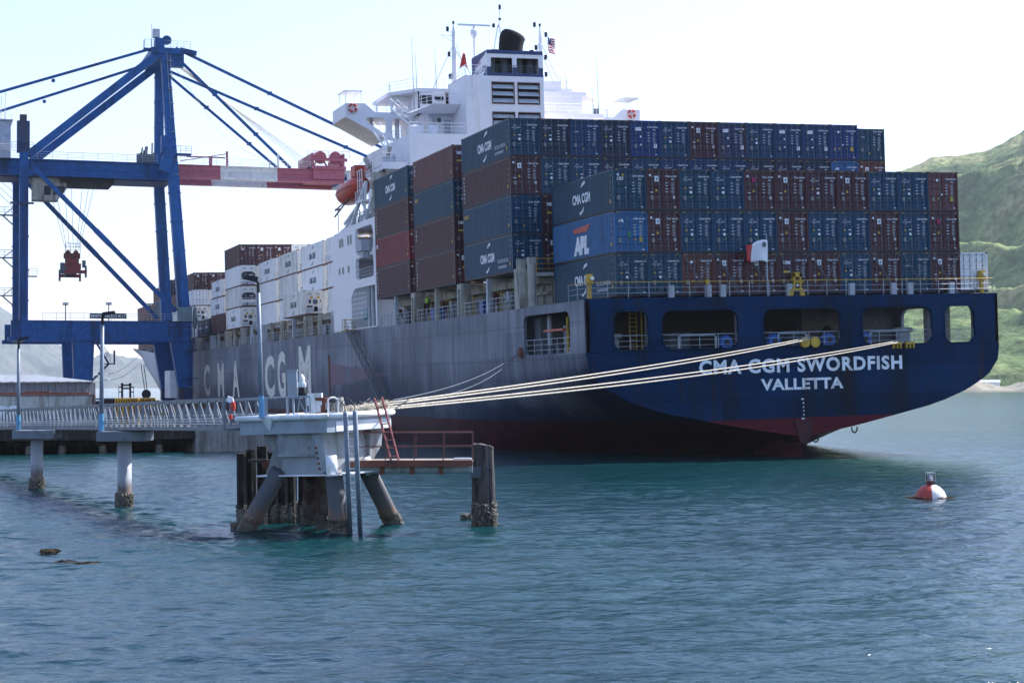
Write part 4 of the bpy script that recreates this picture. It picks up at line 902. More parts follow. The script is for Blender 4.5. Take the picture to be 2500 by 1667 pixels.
for s in (-1, 1):
    pts = [(16.4,34.62),(14.36,34.64),(13.3,33.75),(11.0,33.75),(9.0,33.75),(9.0,30.3),(12.2,30.95),(16.4,33.2)]
    hs_ = [[(14.3,33.1),(14.0,33.2),(12.5,33.2),(12.2,33.0),(12.2,31.7),(12.45,31.6),(12.75,31.75),(14.2,32.75)], rrect(9.3,11.5,30.95,33.15,.4)]
    MB().poly([[(s*x, z) for x, z in pts]]+[[(s*x, z) for x, z in h] for h in hs_], lambda u, v_, w_: (u, 65+w_, v_), depth=.12).build('bridge_wing', WL, SHIP)
    q = MB().box(*sorted((s*16.4,s*16.28)),65.1,71,33.25,34.62).add([(s*16.4,65.1,33.2),(s*12.2,65.1,30.95),(s*12.2,71,30.95),(s*16.4,71,33.2)],[(0,1,2,3)],1).box(*sorted((s*9,s*16.3)),70.9,71,33.5,34.6)
    q.box(*sorted((s*9.0,s*16.3)),65.12,70.9,33.25,33.35).box(*sorted((s*10.2,s*10.6)),67,67.4,30.3,33.3).box(*sorted((s*13,s*13.3)),67,67.4,31.5,33.3); q.build('wing_soffit', [WL, M['cream2']] if 'cream2' in M else [WL, mat('warm_white_soffit', (.62,.58,.50), .6)], SHIP)
    q = MB()
    for x in (16.3,14.7):
        for y in (65.3,68): q.tube((s*x,y,34.6),(s*x,y,35.9),.035,6)
    q.box(*sorted((s*16.5,s*14.5)),65.2,68.2,35.9,35.98); q.build('wing_canopy', WH, SHIP)
    MB().rail([(s*13.3,65.1,33.75),(s*9.6,65.1,33.75)], h=1.0, r=.024, step=1.2).build('wing_railing', WH, SHIP)
    MB().lathe((s*12.9,65.9,33.75),[(.1,0),(.1,.8),(.22,.85),(.22,1.0)],10).build('pelorus', WH, SHIP)
MB().box(1.7,8.8,60.5,62.2,32.6,33.35).box(7.6,10.3,60.3,62,32.9,33.35).build('starboard_wing_deck', WL, SHIP)
MB().rail([(1.75,60.6,33.35),(9.6,60.6,33.35)], h=1.05, r=.024, step=1.5).build('starboard_railing', WH, SHIP)
MB().box(9.4,9.8,60.6,60.9,33.35,33.95).build('searchlight', M['dgrey'], SHIP)
MB().rail([(-11.8,65.2,35.8),(-11.8,70,35.8)], h=1.05, r=.022, step=1.3).rail([(-11.8,65.2,35.8),(-9.6,62.2,35.85),(-6.6,62.2,35.85)], h=1.05, r=.022, step=1.2).build('monkey_island_railing', WH, SHIP)
MB().rail([(-6.5,61,36.1),(-6.5,55.1,36.1),(-4.3,55.1,36.1)], h=1.05, r=.022, step=1.2).rail([(1.7,62.3,37.0),(6.2,62.3,37.0),(6.2,66,37)], h=1.0, r=.022, step=1.2).rail([(6.3,62.3,36.25),(7.4,62.3,36.25)], h=1.3, r=.022, step=.6).build('casing_top_railing', WH, SHIP)
# small balcony wedge and stairs
q = MB().add([(-11.4,58,32.7),(-9.4,57,33.5),(-6.6,57,33.5),(-6.6,60,33.5),(-9.2,62,33.5),(-11.4,60.5,32.95),(-9.3,58.6,32.75),(-6.6,58.6,32.8)],[(0,1,6),(1,2,7,6),(0,5,4,3,2,1),(0,6,7,3,4,5)]).rail([(-10.6,59,33.4),(-9.4,57.1,33.5),(-6.7,57.1,33.5)], h=1.1, r=.026, step=.8); q.build('balcony', WL, SHIP)
def stairs(a, b_, w_, n_, mt=WH):
    a, b_ = Vector(a), Vector(b_); d = (b_-a); sd_ = Vector((0,0,1)).cross(d).normalized()*w_/2; q = MB()
    for s in (-1, 1): q.beam(a+sd_*s, b_+sd_*s, .05, .2); q.beam(a+sd_*s+Vector((0,0,.95)), b_+sd_*s+Vector((0,0,.95)), .05, .05)
    for i in range(n_):
        p = a+d*(i+.5)/n_; q.beam(p-sd_, p+sd_, .22, .04)
    for i in range(5):
        for s in (-1, 1):
            p = a+d*i/4+sd_*s; q.tube(p, p+Vector((0,0,.95)), .022, 5)
    return q.build('stairway', mt, SHIP)
stairs((-12.9,57.2,27.4), (-14.2,61.2,31.2), .8, 14)
stairs((-10.4,58.6,31.0), (-12.0,62.5,33.8), .8, 12)
q = MB().box(-15.3,-12.5,55.3,64.5,26.95,27.15).box(-15.3,-15.2,55.3,64.5,26.6,27.2).box(-15.3,-12.5,55.25,55.35,26.7,27.4)
q.beam((-15.2,56,27),(-15.9,60,22),.25).beam((-13,56,27),(-13,57,22),.2); q.rail([(-15.25,64.5,27.2),(-15.25,55.3,27.2),(-12.6,55.3,27.2)], h=1.1, r=.028, step=.8)
q.build('stair_landing', WL, SHIP)
MB().lathe((-13.6,57.2,27.2),[(.2,0),(.25,.5),(.2,1.1)],10).box(-14.9,-13.9,56,56.4,27.2,28.0).build('landing_locker', M['lgrey'], SHIP)
# masts
def mast(x, y, z0, z1, r, arms, lights, name='signal_mast'):
    q = MB().tube((x,y,z0),(x,y,z1-.8),r,10,r2=r*.55).tube((x,y,z1-.8),(x,y,z1),r*.45,8,r2=.06).lathe((x,y,z1),[(.12,0),(.12,.28)],8,m=1)
    for a, b_, z in arms: q.tube((x+a,y,z),(x+b_,y,z),.035,5); q.tube((x+(a+b_)/2,y,z),(x,y,z-.7),.03,5)
    for dx, z in lights: q.box(x+dx-.1,x+dx+.1,y-.1,y+.1,z,z+.28,1).box(x+dx-.12,x+dx+.12,y-.12,y+.12,z+.12,z+.5,1).tube((x+dx,y,z),(x,y,z-.1),.03,5)
    return q.build(name, [WL, M['black']], SHIP)
mast(-5.5,62,36.1,42.6,.34,[(-2.6,0,41.4)],[(-.65,41.8),(-.55,39.2),(-.5,36.9)])
mast(4.0,62,37.0,42.7,.30,[(0,2.6,41.0)],[(.65,41.6),(.55,39.2),(.55,37.4),(-.5,40.2),(-.6,42.6)])
q = MB().tube((-3.3,62,38),(-3.3,62,41.3),.11,8).lathe((-3.3,62,41.2),[(.15,0),(.38,.3),(.38,.8),(.15,1.0)],10).box(-5.05,-1.5,61.9,62.1,42.45,42.65).tube((-3.3,62,42),(-3.3,62,42.5),.12,8)
q.beam((-3.6,62,36),(-3.3,62,39),.12).beam((-3.0,62,36),(-3.3,62,39),.12); q.build('radar_mast', WH, SHIP)
q = MB().beam((-1.35,62,39.2),(-.65,62,42.6),.09).beam((-.35,62,39.3),(-.45,62,42.6),.09).tube((-.5,62,42.4),(-.42,62,44.8),.05,6).lathe((-.5,62,42.4),[(.2,0),(.1,.4)],8)
for i in range(5): q.tube((-1.3+.14*i,62,39.6+i*.6),(-.38,62,39.6+i*.6),.03,5)
q.box(-1.25,-1.0,61.9,62.1,42.4,42.8,1).box(-.55,-.3,61.9,62.1,43.2,43.4,1).box(-.5,-.3,61.9,62.1,44.3,44.8,1).tube((-1.35,62,37),(-1.35,62,39.2),.06,6).tube((-.35,62,37),(-.35,62,39.3),.06,6); q.build('ladder_mast', [WH, M['black']], SHIP)
for p, h in (((-10.2,61,33.3),7.6),((-9.0,64,35.8),4.0),((9.9,60.8,33.35),6.2),((-11.5,65.5,35.8),.9),((9.3,60.8,33.35),3.0),((7.0,62.5,36.25),1.6),((-7.2,63,35.8),4.5)): MB().tube(p,(p[0]-.1,p[1],p[2]+h),.05,5,r2=.02).tube(p,(p[0],p[1],p[2]+1),.06,6).build('whip_antenna', M['lgrey'], SHIP)
MB().rail([(-5,63.5,38.3),(1.4,63.5,38.3)], h=1.1, r=.025, step=2).tube((-5,63.5,36),(-5,63.5,38.3),.05,5).tube((-1.8,63.5,36),(-1.8,63.5,40.6),.03,5).tube((1.4,63.5,36),(1.4,63.5,38.3),.05,5).build('flag_deck_railing', WH, SHIP)
q = MB()
for a, b_ in (((-5.4,62,40.8),(-7.9,62,35.8)),((-5.4,62,41),(-3.9,62,36.2)),((-5.4,62,40),(-3.4,61,36.2)),((4.1,62,41),(5.9,62,37)),((3.9,62,41.2),(2.9,62,37.5)),((4.1,62,40),(5.3,62,37))): q.tube(a,b_,.025,4)
q.build('mast_stay_wire', M['dgrey'], SHIP)
# boat davit, pedestal crane, tower-top gear
q = MB().tube((-15.4,57.6,22),(-15.4,57.6,24.2),.48,12).box(-15.7,-15.1,57.3,57.9,24.2,25.4).beam((-15.4,57.6,25.2),(-15.2,60.3,27.9),.35,.3).beam((-15.3,59.6,27.3),(-15.5,61.0,28.4),.4,.35)
q.beam((-15.0,56.6,22),(-14.6,57.6,27),.3).beam((-15.2,57,24.3),(-14.2,56,29.0),.28).tube((-15.4,57.6,25),(-15.4,57.6,25.9),.55,10).box(-15.9,-14.9,56.1,57.0,25.6,26.5).build('provision_crane', M['cream'], SHIP)
q = MB().beam((-15.9,66,22),(-15.6,60.5,26.0),.3).beam((-15.9,60.6,22),(-15.6,60.4,26.0),.22).box(-16.2,-14.8,60.0,63.0,24.0,24.2).rail([(-16.1,60.1,24.2),(-16.1,62.9,24.2)], h=3.0, r=.05, step=.9).beam((-16,61,24.1),(-15.6,60,22.6),.18)
q.beam((-15.9,69.0,22.5),(-15.4,62.5,24.6),.22); q.build('boat_davit', M['white'], SHIP)
q = MB()
rg = random.Random(4)
for i in range(16):
    y = 58.8+i*.55; q.tube((-15.8,y,22.0),(-15.8+.3*rg.random(),y+.3,22.6+.9*rg.random()),.06,5)
q.rail([(-16.0,56,22),(-16.0,65.5,22)], h=1.0, r=.03, step=.7).box(-15.6,-14.8,61,63,22,22.9).add([(-16.0,66.2,22.0),(-16,69.2,22.0),(-15,69.2,23.4),(-15,66.2,23.4)],[(0,1,2,3)]); q.build('boat_deck_gear', M['lgrey'], SHIP)
MB().tube((-15.9,71.8,21.8),(-15.9,71.8,24.3),.05,6).box(-16.2,-15.6,71.5,72.0,24.2,24.4).build('deck_lamp', M['lgrey'], SHIP)
# ------------------------------------------------------------------ things carried by the ship
def lifebuoy(loc, r, label):
    t = thing('lifebuoy', label, 'lifebuoy', loc, 'lifebuoys on the bridge wings', onship=True); q = MB(); n_ = 24; k = 8
    for i in range(n_):
        a = 2*PI*i/n_; 
        for j in range(k):
            b_ = 2*PI*j/k; q.v.append(((r+.3*r*math.cos(b_))*math.cos(a), .3*r*math.sin(b_), (r+.3*r*math.cos(b_))*math.sin(a)))
    for i in range(n_):
        for j in range(k): q.f.append((i*k+j, i*k+(j+1) % k, ((i+1) % n_)*k+(j+1) % k, ((i+1) % n_)*k+j)); q.m.append(1 if i % 6 == 0 else 0)
    q.build('ring', [M['orange'], M['wmark']], t); MB().path([(r*1.3*math.cos(a), -.05, r*1.3*math.sin(a)-.08) for a in np.linspace(0, 2*PI, 13)], .02, 4).build('grab_line', M['rope'], t)
lifebuoy((-15.7, 64.8, 34.12), .38, 'red and white lifebuoy on the after face of the port bridge wing')
lifebuoy((15.35,64.8,34.15), .38, 'red and white lifebuoy on the starboard bridge wing above the containers')
lb = thing('lifeboat', 'orange red enclosed lifeboat hanging in the davit beside the white accommodation', 'lifeboat', (-15.6,66.2,25.9), None, onship=True)
v = []; n_ = 16; st = 13
for i in range(st):
    t_ = i/(st-1); y = -4.6+9.2*t_; w_ = 1.35*max(.05, 1-abs(2*t_-1)**3.2)**.6; zo = .35*(2*t_-1)**2
    for j in range(n_):
        a = 2*PI*j/n_; x = w_*math.cos(a); z = (1.15 if math.sin(a) > 0 else 1.3)*w_/1.35*math.sin(a)+zo-t_*.5
        v.append((x, y, z))
f = [(i*n_+j, i*n_+(j+1) % n_, (i+1)*n_+(j+1) % n_, (i+1)*n_+j) for i in range(st-1) for j in range(n_)]+[tuple(range(n_)), tuple(range(st*n_-n_, st*n_))]
hb = MB().add(v, f).build('boat_hull', M['orange'], lb, True)
MB().box(-.7,.7,-4.0,-2.2,.9,2.0).build('steering_turret', M['orange'], lb)
q = MB(); 
for s in (-1,):
    P_ = [(-1.42*max(.1,1-abs(t_*2-1)**3)**.6, -4.4+8.8*t_, .1-(t_*.45)-.18*(k % 2)) for k, t_ in enumerate(np.linspace(0.05, .95, 13))]
    q.path(P_, .03, 4)
q.build('grab_line', M['black'], lb)
MB().add([(-1.3,-3,-1.5),(-1.0,4.2,-2.0),(-1.2,4.2,-2.0),(-1.2,-3,-1.5),(-1.3,-3,-1.3),(-1,4.2,-1.8)],[(0,1,5,4)]).tube((-1.0,-2.6,-1.2),(-1.2,3.4,-2.6),.09,6).build('keel_skid', M['rust'], lb)
def flag(name, label, loc, pts, cells, mats, thick=.015):
    """cloth as a rippled sheet; pts(u, v) -> position; cells(i, j) -> material index"""
    t = thing(name, label, 'flag', loc, None, onship=True); nu, nv = 18, 13; q = MB()
    for j in range(nv+1):
        for i in range(nu+1): q.v.append(pts(i/nu, j/nv))
    for j in range(nv):
        for i in range(nu): a = j*(nu+1)+i; q.f.append((a, a+1, a+nu+2, a+nu+1)); q.m.append(cells(i/nu, j/nv))
    o = q.build('cloth', mats, t, True); sm = o.modifiers.new('s', 'SOLIDIFY'); sm.thickness = thick; return t
t = flag('ensign_flag', 'white and red Maltese ensign flying from the staff at the stern rail', (-2.35,-.55,13.6), lambda u, v_: (-1.75*u, -.25*math.sin(u*7+v_*2)*(.3+u), 1.6*v_*(1-.35*u)+.25*u+.1*math.sin(u*6)), lambda u, v_: 1 if u >= .62 else 0, [M['wmark'], M['red'], M['dgrey']])
MB().box(-.5,-.2,-.28,-.24,1.18,1.4).box(-.42,-.28,-.29,-.23,1.1,1.48).build('cross_emblem', M['dgrey'], t)
flag('national_flag', 'small striped flag with a blue canton hanging from the starboard mast yard', (4.93, 62, 40.01), lambda u, v_: (1.15*u*.7-.25+.1*v_-.25*(1-v_)*-1, .12*math.sin(u*6+v_*5), 1.35*v_*1.25-.3*u), lambda u, v_: 2 if (v_ > .5 and u < .55) else (0 if int(v_*13) % 2 == 0 else 1), [M['red'], M['wmark'], M['fblue']])
flag('signal_flag', 'plain red flag hanging from a halyard beside the port mast', (-4.78, 61, 37.95), lambda u, v_: ((u-.5)*.95*(1-.75*v_), .12*math.sin(u*7+v_*3), 1.5*v_-.15*math.cos(u*6)), lambda u, v_: 0, [M['red']])
# person in hi-vis on the deck edge
def person(name, label, loc, rotz, onship=True):
    t = thing(name, label, 'person', loc, None, onship=onship)
    J = [((0,0,.95),.14),((0,0,1.15),.13),((0,0,1.38),.15),((0,.01,1.52),.06),((0,-.01,1.66),.10),((0,-.01,1.74),.085),
         ((-.19,0,1.42),.065),((-.24,-.03,1.16),.05),((-.20,-.22,.98),.04),((.19,0,1.42),.065),((.25,-.02,1.15),.05),((.21,-.2,1.0),.04),
         ((-.10,0,.88),.10),((-.11,0,.48),.07),((-.11,.02,.09),.05),((-.11,-.13,.04),.045),((.10,0,.88),.10),((.12,0,.48),.07),((.12,.02,.09),.05),((.12,-.13,.04),.045)]
    E_ = [(0,1),(1,2),(2,3),(3,4),(4,5),(2,6),(6,7),(7,8),(2,9),(9,10),(10,11),(0,12),(12,13),(13,14),(14,15),(0,16),(16,17),(17,18),(18,19)]
    c, s = math.cos(rotz), math.sin(rotz)
    vv = [(p[0]*c-p[1]*s, p[0]*s+p[1]*c, p[2]) for p, r in J]
    me = bpy.data.meshes.new('body'); me.from_pydata(vv, E_, []); o = bpy.data.objects.new('body', me); COL.objects.link(o); o.parent = t
    sk = o.modifiers.new('k', 'SKIN'); 
    for i, (p, r) in enumerate(J): me.skin_vertices[0].data[i].radius = (r, r*.8)
    me.skin_vertices[0].data[0].use_root = True
    sb = o.modifiers.new('b', 'SUBSURF'); sb.levels = 1; sb.render_levels = 1
    me.materials.append(mat('dark_workwear', (.03,.035,.06), .9))
    MB().lathe((0,0,1.0),[(.19,0),(.20,.2),(.23,.38),(.2,.46),(.10,.52)],12).build('hi_vis_vest', mat('hi_vis_yellow', (.35,.62,.03), .7), t)
    MB().lathe((0,-.01*c,1.69),[(.145,0),(.13,.05),(.11,.11),(.05,.15)],14).build('hard_hat', M['wmark'], t)
person('person', 'person in a green hi-vis vest and white hard hat standing at the deck-edge rail', (-15.3, 40.22, 11.85), rad(-80))
# accommodation ladder down the ship's side
gl = thing('gangway_ladder', 'long dark sloping accommodation ladder hanging down the grey hull side', 'gangway', (0,0,0), None, onship=True)
a, b_ = Vector((-16.9, 64.24, 11.24)), Vector((-16.9, 51.44, 4.24))
q = MB(); q.beam(a+Vector((.32,0,0)), b_+Vector((.32,0,0)), .06, .28); q.beam(a-Vector((.32,0,0)), b_-Vector((.32,0,0)), .06, .28); q.build('stringer', M['dgrey'], gl)
q = MB(); n_ = 42
for i in range(n_): p = a.lerp(b_, (i+.5)/n_); q.box(p.x-.3,p.x+.3,p.y-.13,p.y+.13,p.z-.02,p.z+.02)
q.build('treads', M['dgrey'], gl)
for s in (-.35,.35):
    q = MB(); 
    for zz in (.5, 1.0): q.tube(a+Vector((s,0,zz)), b_+Vector((s,0,zz)), .025, 5)
    for i in range(12): p = a.lerp(b_, i/11)+Vector((s,0,0)); q.tube(p, p+Vector((0,0,1.0)), .022, 5)
    q.build('handrail', M['dgrey'], gl)
q = MB().box(-17.3,-16.1,a.y-.6,a.y+1.3,a.z-.1,a.z+.02).rail([(-17.25,a.y-.5,a.z),(-17.25,a.y+1.3,a.z),(-16.2,a.y+1.3,a.z)], h=1.1, r=.03, step=.9); q.build('top_platform', [M['yellow']], gl)

# ------------------------------------------------------------------ quay crane
M['cblue'] = mat('crane_blue_paint', (.008,.085,.26), .45, dirt=.38, dcol=(.010,.030,.085), streak=.5, var=.2, spec=.2)
M['cblued'] = mat('crane_dark_blue_paint', (.012,.04,.12), .5, dirt=.4, dcol=(.05,.03,.025), streak=.8)
M['bred'] = mat('boom_red_paint', (.38,.095,.135), .5, dirt=.1)
M['bwht'] = mat('boom_white_paint', (.66,.64,.62), .5, dirt=.12, dcol=(.45,.25,.12), streak=.6)
M['steelg'] = mat('grey_green_cabinet', (.16,.23,.25), .6)
CR = thing('quay_crane', 'tall blue gantry crane on the wharf with a red and white boom over the ship', 'crane')
CB, CD = M['cblue'], M['cblued']
def part(name, mb, m=CB): return mb.build(name, m, CR)
YN, YF = 158., 178.
for y, xa in ((YN, -23.2), (YF, -22.3)):
    yt = y+(3.2 if y == YN else -3.2)
    q = MB().beam((-20.5,y,14.9),(-22.0,(y+yt)/2,37),1.75,1.5,w2=1.6,up=(0,1,0)).beam((-22.0,(y+yt)/2,37),(xa,yt,57.2),1.6,1.4,w2=1.15,up=(0,1,0)); part('waterside_leg', q)
    q = MB().beam((-44.2,y,14.9),(-44.2,y,40),1.25,1.5,up=(0,1,0)); part('landside_leg', q)
    q = MB().box(-46.0,-19.5,y-.8,y+.8,12.6,15.0).box(-46.4,-19.8,y-1.0,y+1.0,12.0,12.6).box(-46.0,-19.4,y-.95,y+.95,14.95,15.05); part('portal_beam', q)
    q = MB().beam((-35.6,y,12.1),(-35.6,y,6.2),3.2,1.7,w2=2.7,up=(0,1,0)).beam((-35.6,y,6.2),(-35.6,y,3.2),2.7,1.7,up=(0,1,0)); part('lower_leg', q)
    q = MB().beam((-21.0,y,12.1),(-20.4,y,5.0),3.4,1.7,w2=2.1,up=(0,1,0)).beam((-20.4,y,5.0),(-20.4,y,2.9),2.1,1.8,m=1,up=(0,1,0)); part('lower_leg', q, [CB, CD])
    for xx in (-35.6,-20.4):
        q = MB()
        for k in (-1,1): q.box(xx-.5,xx+.5,y+k*1.6-1.3,y+k*1.6+1.3,2.3,3.1).lathe((xx,y+k*2.2,2.15),[(.32,-.2),(.32,.2)],12,1,'x').lathe((xx,y+k*1.0,2.15),[(.32,-.2),(.32,.2)],12,1,'x')
        part('wheel_bogie', q, [CD, M['black']])
    d0, d1 = ((-43.6,YN,38.6),(-21.8,YN,16.6)) if y == YN else ((-43.4,YF,38.6),(-22.0,YF,16.2))
    part('portal_diagonal', MB().beam(d0,d1,.62,.9,up=(0,1,0)).beam(Vector(d0).lerp(Vector(d1),.45),Vector(d0).lerp(Vector(d1),.55),.7,1.1,up=(0,1,0)))
    part('back_diagonal', MB().beam((xa-.4,yt,56.8),(-43.6,y,39.6),1.15,1.1,up=(0,1,0)))
    part('back_stay', MB().beam((xa-1.5,yt,57.3),(-60,y,44.5 if y == YN else 44.0),.32,.4).lathe((-40,y+.0,50.9),[(.3,-.1),(.3,.1)],8,0,'y'))
    q = MB()
    for t_ in (.12,.3,.5,.7,.9):
        p = Vector((-20.5,y,14.9)).lerp(Vector((-22.0,(y+yt)/2,37)), t_); q.box(p.x-.95,p.x+.95,p.y-.82,p.y+.82,p.z-.07,p.z+.07)
        p = Vector((-22.0,(y+yt)/2,37)).lerp(Vector((xa,yt,57.2)), t_); q.box(p.x-.85+.15*t_,p.x+.85-.15*t_,p.y-.75,p.y+.75,p.z-.06,p.z+.06)
        z_ = 15+25*t_; q.box(-44.95,-43.45,y-.82,y+.82,z_-.06,z_+.06)
    for x_ in np.arange(-44,-21,3.3): q.box(x_-.05,x_+.05,y-.86,y-.8,12.6,15.0)
    part('splice_flanges', q)
part('sill_beam', MB().box(-36.4,-34.8,YN,YF,5.2,6.4).box(-21.0,-19.6,YN,YF,12.2,14.8).box(-45,-43.4,YN,YF,12.2,14.8))
part('machinery_cover', MB().box(-22.3,-21.2,YN+3,YN+9,3.4,7.6), M['white'])
# main girder on the wharf side, boom over the water
for y in (163.5, 172.5):
    part('main_girder', MB().box(-62,-21.6,y-.45,y+.45,37.4,39.6).box(-62,-21.6,y-.75,y+.75,39.55,39.7).box(-62,-21.6,y-.9,y+.5,37.15,37.4).box(-62,-21.6,y-.55,y-.44,38.3,38.45))
    for name, x0, x1, mt in (('boom_section',-21.3,-14.2,'bred'),('boom_section',-14.2,-5.2,'bwht'),('boom_section',-5.2,5.6,'bred'),('boom_section',5.6,14.,'bwht'),('boom_section',14.,22.,'bred')):
        part(name, MB().box(x0,x1,y-.45,y+.45,38.0,39.6).box(x0,x1,y-.7,y+.7,39.55,39.68).box(x0,x1,y-.85,y+.45,37.55,37.95).box(x0,x1,y-.55,y-.44,38.7,38.82), M[mt])
    part('girder_railing', MB().rail([(-60,y-.7,39.7),(-24,y-.7,39.7)], h=1.15, r=.028, step=2.2), M['galv'])
    part('boom_railing', MB().rail([(-20.5,y-.7,39.68),(2,y-.7,39.68)], h=1.15, r=.028, step=1.8), M['bwht'])
part('cross_tie', MB().box(-21.8,-21.2,163,173,38,39).box(-44.9,-43.8,163,173,38,39.4).box(5.5,6.1,163,173,38,39))
part('under_girder', MB().box(-62,-21.6,164,172,37.0,37.12), M['cblued'])
q = MB()
for x in (-3.5+5, 1.5+1.2): pass
q.box(.2,5.8,162.3,173.5,39.7,40.2).box(.2,.6,162.5,173,39.7,42.2).box(5.2,5.6,162.5,173,39.7,42.2).box(0,6,162.3,162.6,41.0,41.5)
for x in (1.7,4.2): q.lathe((x,163,41.6),[(1.0,-.25),(1.05,0),(1.0,.25)],18,0,'y').beam((x-1.2,163,40),(x,163,42),.25).beam((x+1.2,163,40),(x,163,42),.25)
q.rail([(-.5,162.4,41.5),(6.4,162.4,41.5)], h=1.1, r=.03, step=1.1).box(.5,5.6,162.6,172,38.1,39.7)
part('boom_sheave_frame', q, M['bred'])
q = MB().box(-13.3,-13.0,163,163.4,39.7,42.0).box(-19.5,-13.5,162.8,163.1,40.9,41.05).beam((-20.5,163,40.2),(-13.2,163,41.6),.12).box(-16,-15.5,162.8,163.2,39.7,41.0); part('boom_latch_frame', q, M['bred'])
part('boom_small_mast', MB().box(-5.2,-4.9,163,163.3,39.7,41.9).box(-6.5,-6.3,163,163.2,39.7,40.6), M['bwht'])
# forestays and hoist wires
AP = Vector((-21.8,161.5,56.6)); AF = Vector((-21.6,174.5,56.2))
for a, b_ in ((AP,(-3.0,163.5,39.8)),(AF,(-2.0,172.5,39.8)),(AP+Vector((.4,0,.9)),(21,163.5,39.8)),(AF+Vector((.2,0,.3)),(21,172.5,39.8))):
    b_ = Vector(b_); q = MB().beam(a,b_,.3,.42)
    for t_ in (.35,.7): p = a.lerp(b_,t_); q.box(p.x-.35,p.x+.35,p.y-.25,p.y+.25,p.z-.25,p.z+.3)
    part('forestay', q)
q = MB()
for k in range(7): q.tube((-21.7+.15*k,164+k*.8,56.4),(-1.0+.7*k,164+k*.8,40.4),.035,4)
q.tube((-22,161,55),(-14,163,44.5),.03,4).tube((-14,163,44.5),(-8,163,41),.03,4)
part('hoist_wires', q, M['cream'])
# apex platform
q = MB().box(-25.2,-20.6,160.3,175.8,56.4,57.3).box(-26.3,-19.0,160.8,162.4,56.9,57.2).box(-24.6,-23.2,160.6,162.6,57.2,58.8).lathe((-22.8,161.2,58.6),[(.7,-.3),(.75,0),(.7,.3)],14,0,'y').beam((-20.8,161.2,57.2),(-18.2,161.2,56.8),.9,.7,w2=.3).box(-22.2,-20.2,160.8,162.6,54.6,56.6).beam((-22.2,161,54.6),(-20.6,161,55.6),.6)
part('apex_head', q)
part('apex_railing', MB().rail([(-26.2,160.8,57.2),(-19.2,160.8,57.2)], h=1.3, r=.03, step=1.0).rail([(-26.2,160.8,57.2),(-26.2,162.4,57.2)], h=1.3, r=.03, step=.8), M['galv'])
part('apex_cabinet', MB().box(-24.9,-23.9,160.8,161.8,58.9,60.2).tube((-25.1,161,57.3),(-25.1,161,61),.05,5), M['lgrey'])
q = MB()
for i in range(26): q.tube((-22.9+.032*i,160.35-.0*i+.0,56.0-i*.75),(-22.4+.032*i,160.35,56.0-i*.75),.03,4)
for s in (0,.5): q.tube((-22.9+s,160.3-.0,56.5),(-21.9+s,159.1,37.3),.035,4)
for i in range(9): q.lathe((-22.55+.11*i,159.9-.1*i,55.2-2.2*i),[(.38,-.03),(.38,.03)],10)
part('leg_ladder', q, M['galv'])
q = MB().box(-23.6,-19.4,158.2,160.2,40.6,40.8).rail([(-23.6,158.2,40.8),(-19.4,158.2,40.8)], h=1.1, r=.03, step=.9).beam((-23.6,159,38),(-22.4,159,41.5),1.4,1.6).box(-23.9,-23.2,158.6,160,40.8,43.5); part('boom_hinge_platform', q)
q = MB(); rg = random.Random(3)
for i in range(9): q.tube((-26.8+.3*i,164,39.6),(-26.4+.25*i,164,40.8+2.6*rg.random()),.12,6)
q.box(-27,-24.3,163.6,164.6,39.6,41.2); part('boom_hoist_gear', q, M['dgrey'])
# machinery house and operator's cab
q = MB().box(-60,-45.9,162,174,39.6,45.2).box(-60,-45.6,161.7,174.3,45.2,45.4); part('machinery_house', q, mat('machinery_house_grey', (.42,.47,.55), .5))
q = MB(); 
for k in range(6): q.tube((-49.5+.55*k,163,45.3),(-49.4+.55*k,163,48.3+.8*(k % 3)),.05,5)
q.rail([(-50,162.2,45.4),(-45.8,162.2,45.4)], h=1.1, r=.03, step=.8).rail([(-50,161.6,40.5),(-45.3,161.6,40.5)], h=1.1, r=.03, step=.8); part('house_roof_mast', q, M['bwht'])
q = MB().box(-45.2,-43.4,157.2,158.9,40,44.6).box(-44.8,-43.8,157.6,158.6,44.6,45.6); q.rail([(-46,157,40.2),(-42.9,157,40.2)], h=1.2, r=.03, step=.8); part('stair_tower_head', q, CD)
cab = MB().box(-42.6,-38.8,164,167,33.6,37.2).box(-38.9,-37.6,164.2,166.8,35.6,36.9).add([(-38.8,164.1,33.8),(-37.4,164.1,35.6),(-38.8,164.1,35.6),(-38.8,166.9,33.8),(-37.4,166.9,35.6),(-38.8,166.9,35.6)],[(0,1,2),(3,5,4),(0,3,4,1)])
cab = part('operator_cab', cab, M['cream'])
MB().quad((-40.9,163.97,34.4),(-39.9,163.97,34.4),(-39.9,163.97,35.8),(-40.9,163.97,35.8)).quad((-39.6,163.97,34.4),(-38.0,163.97,34.7),(-37.7,163.97,35.8),(-39.6,163.97,35.8)).build('cab_window', M['glass'], cab)
part('trolley', MB().box(-38.5,-30.5,163.6,172.5,36.4,37.1).lathe((-36.5,163.5,36.3),[(.5,-.2),(.5,.2)],14,0,'y').lathe((-32.5,163.5,36.3),[(.5,-.2),(.5,.2)],14,0,'y'), [M['black']])
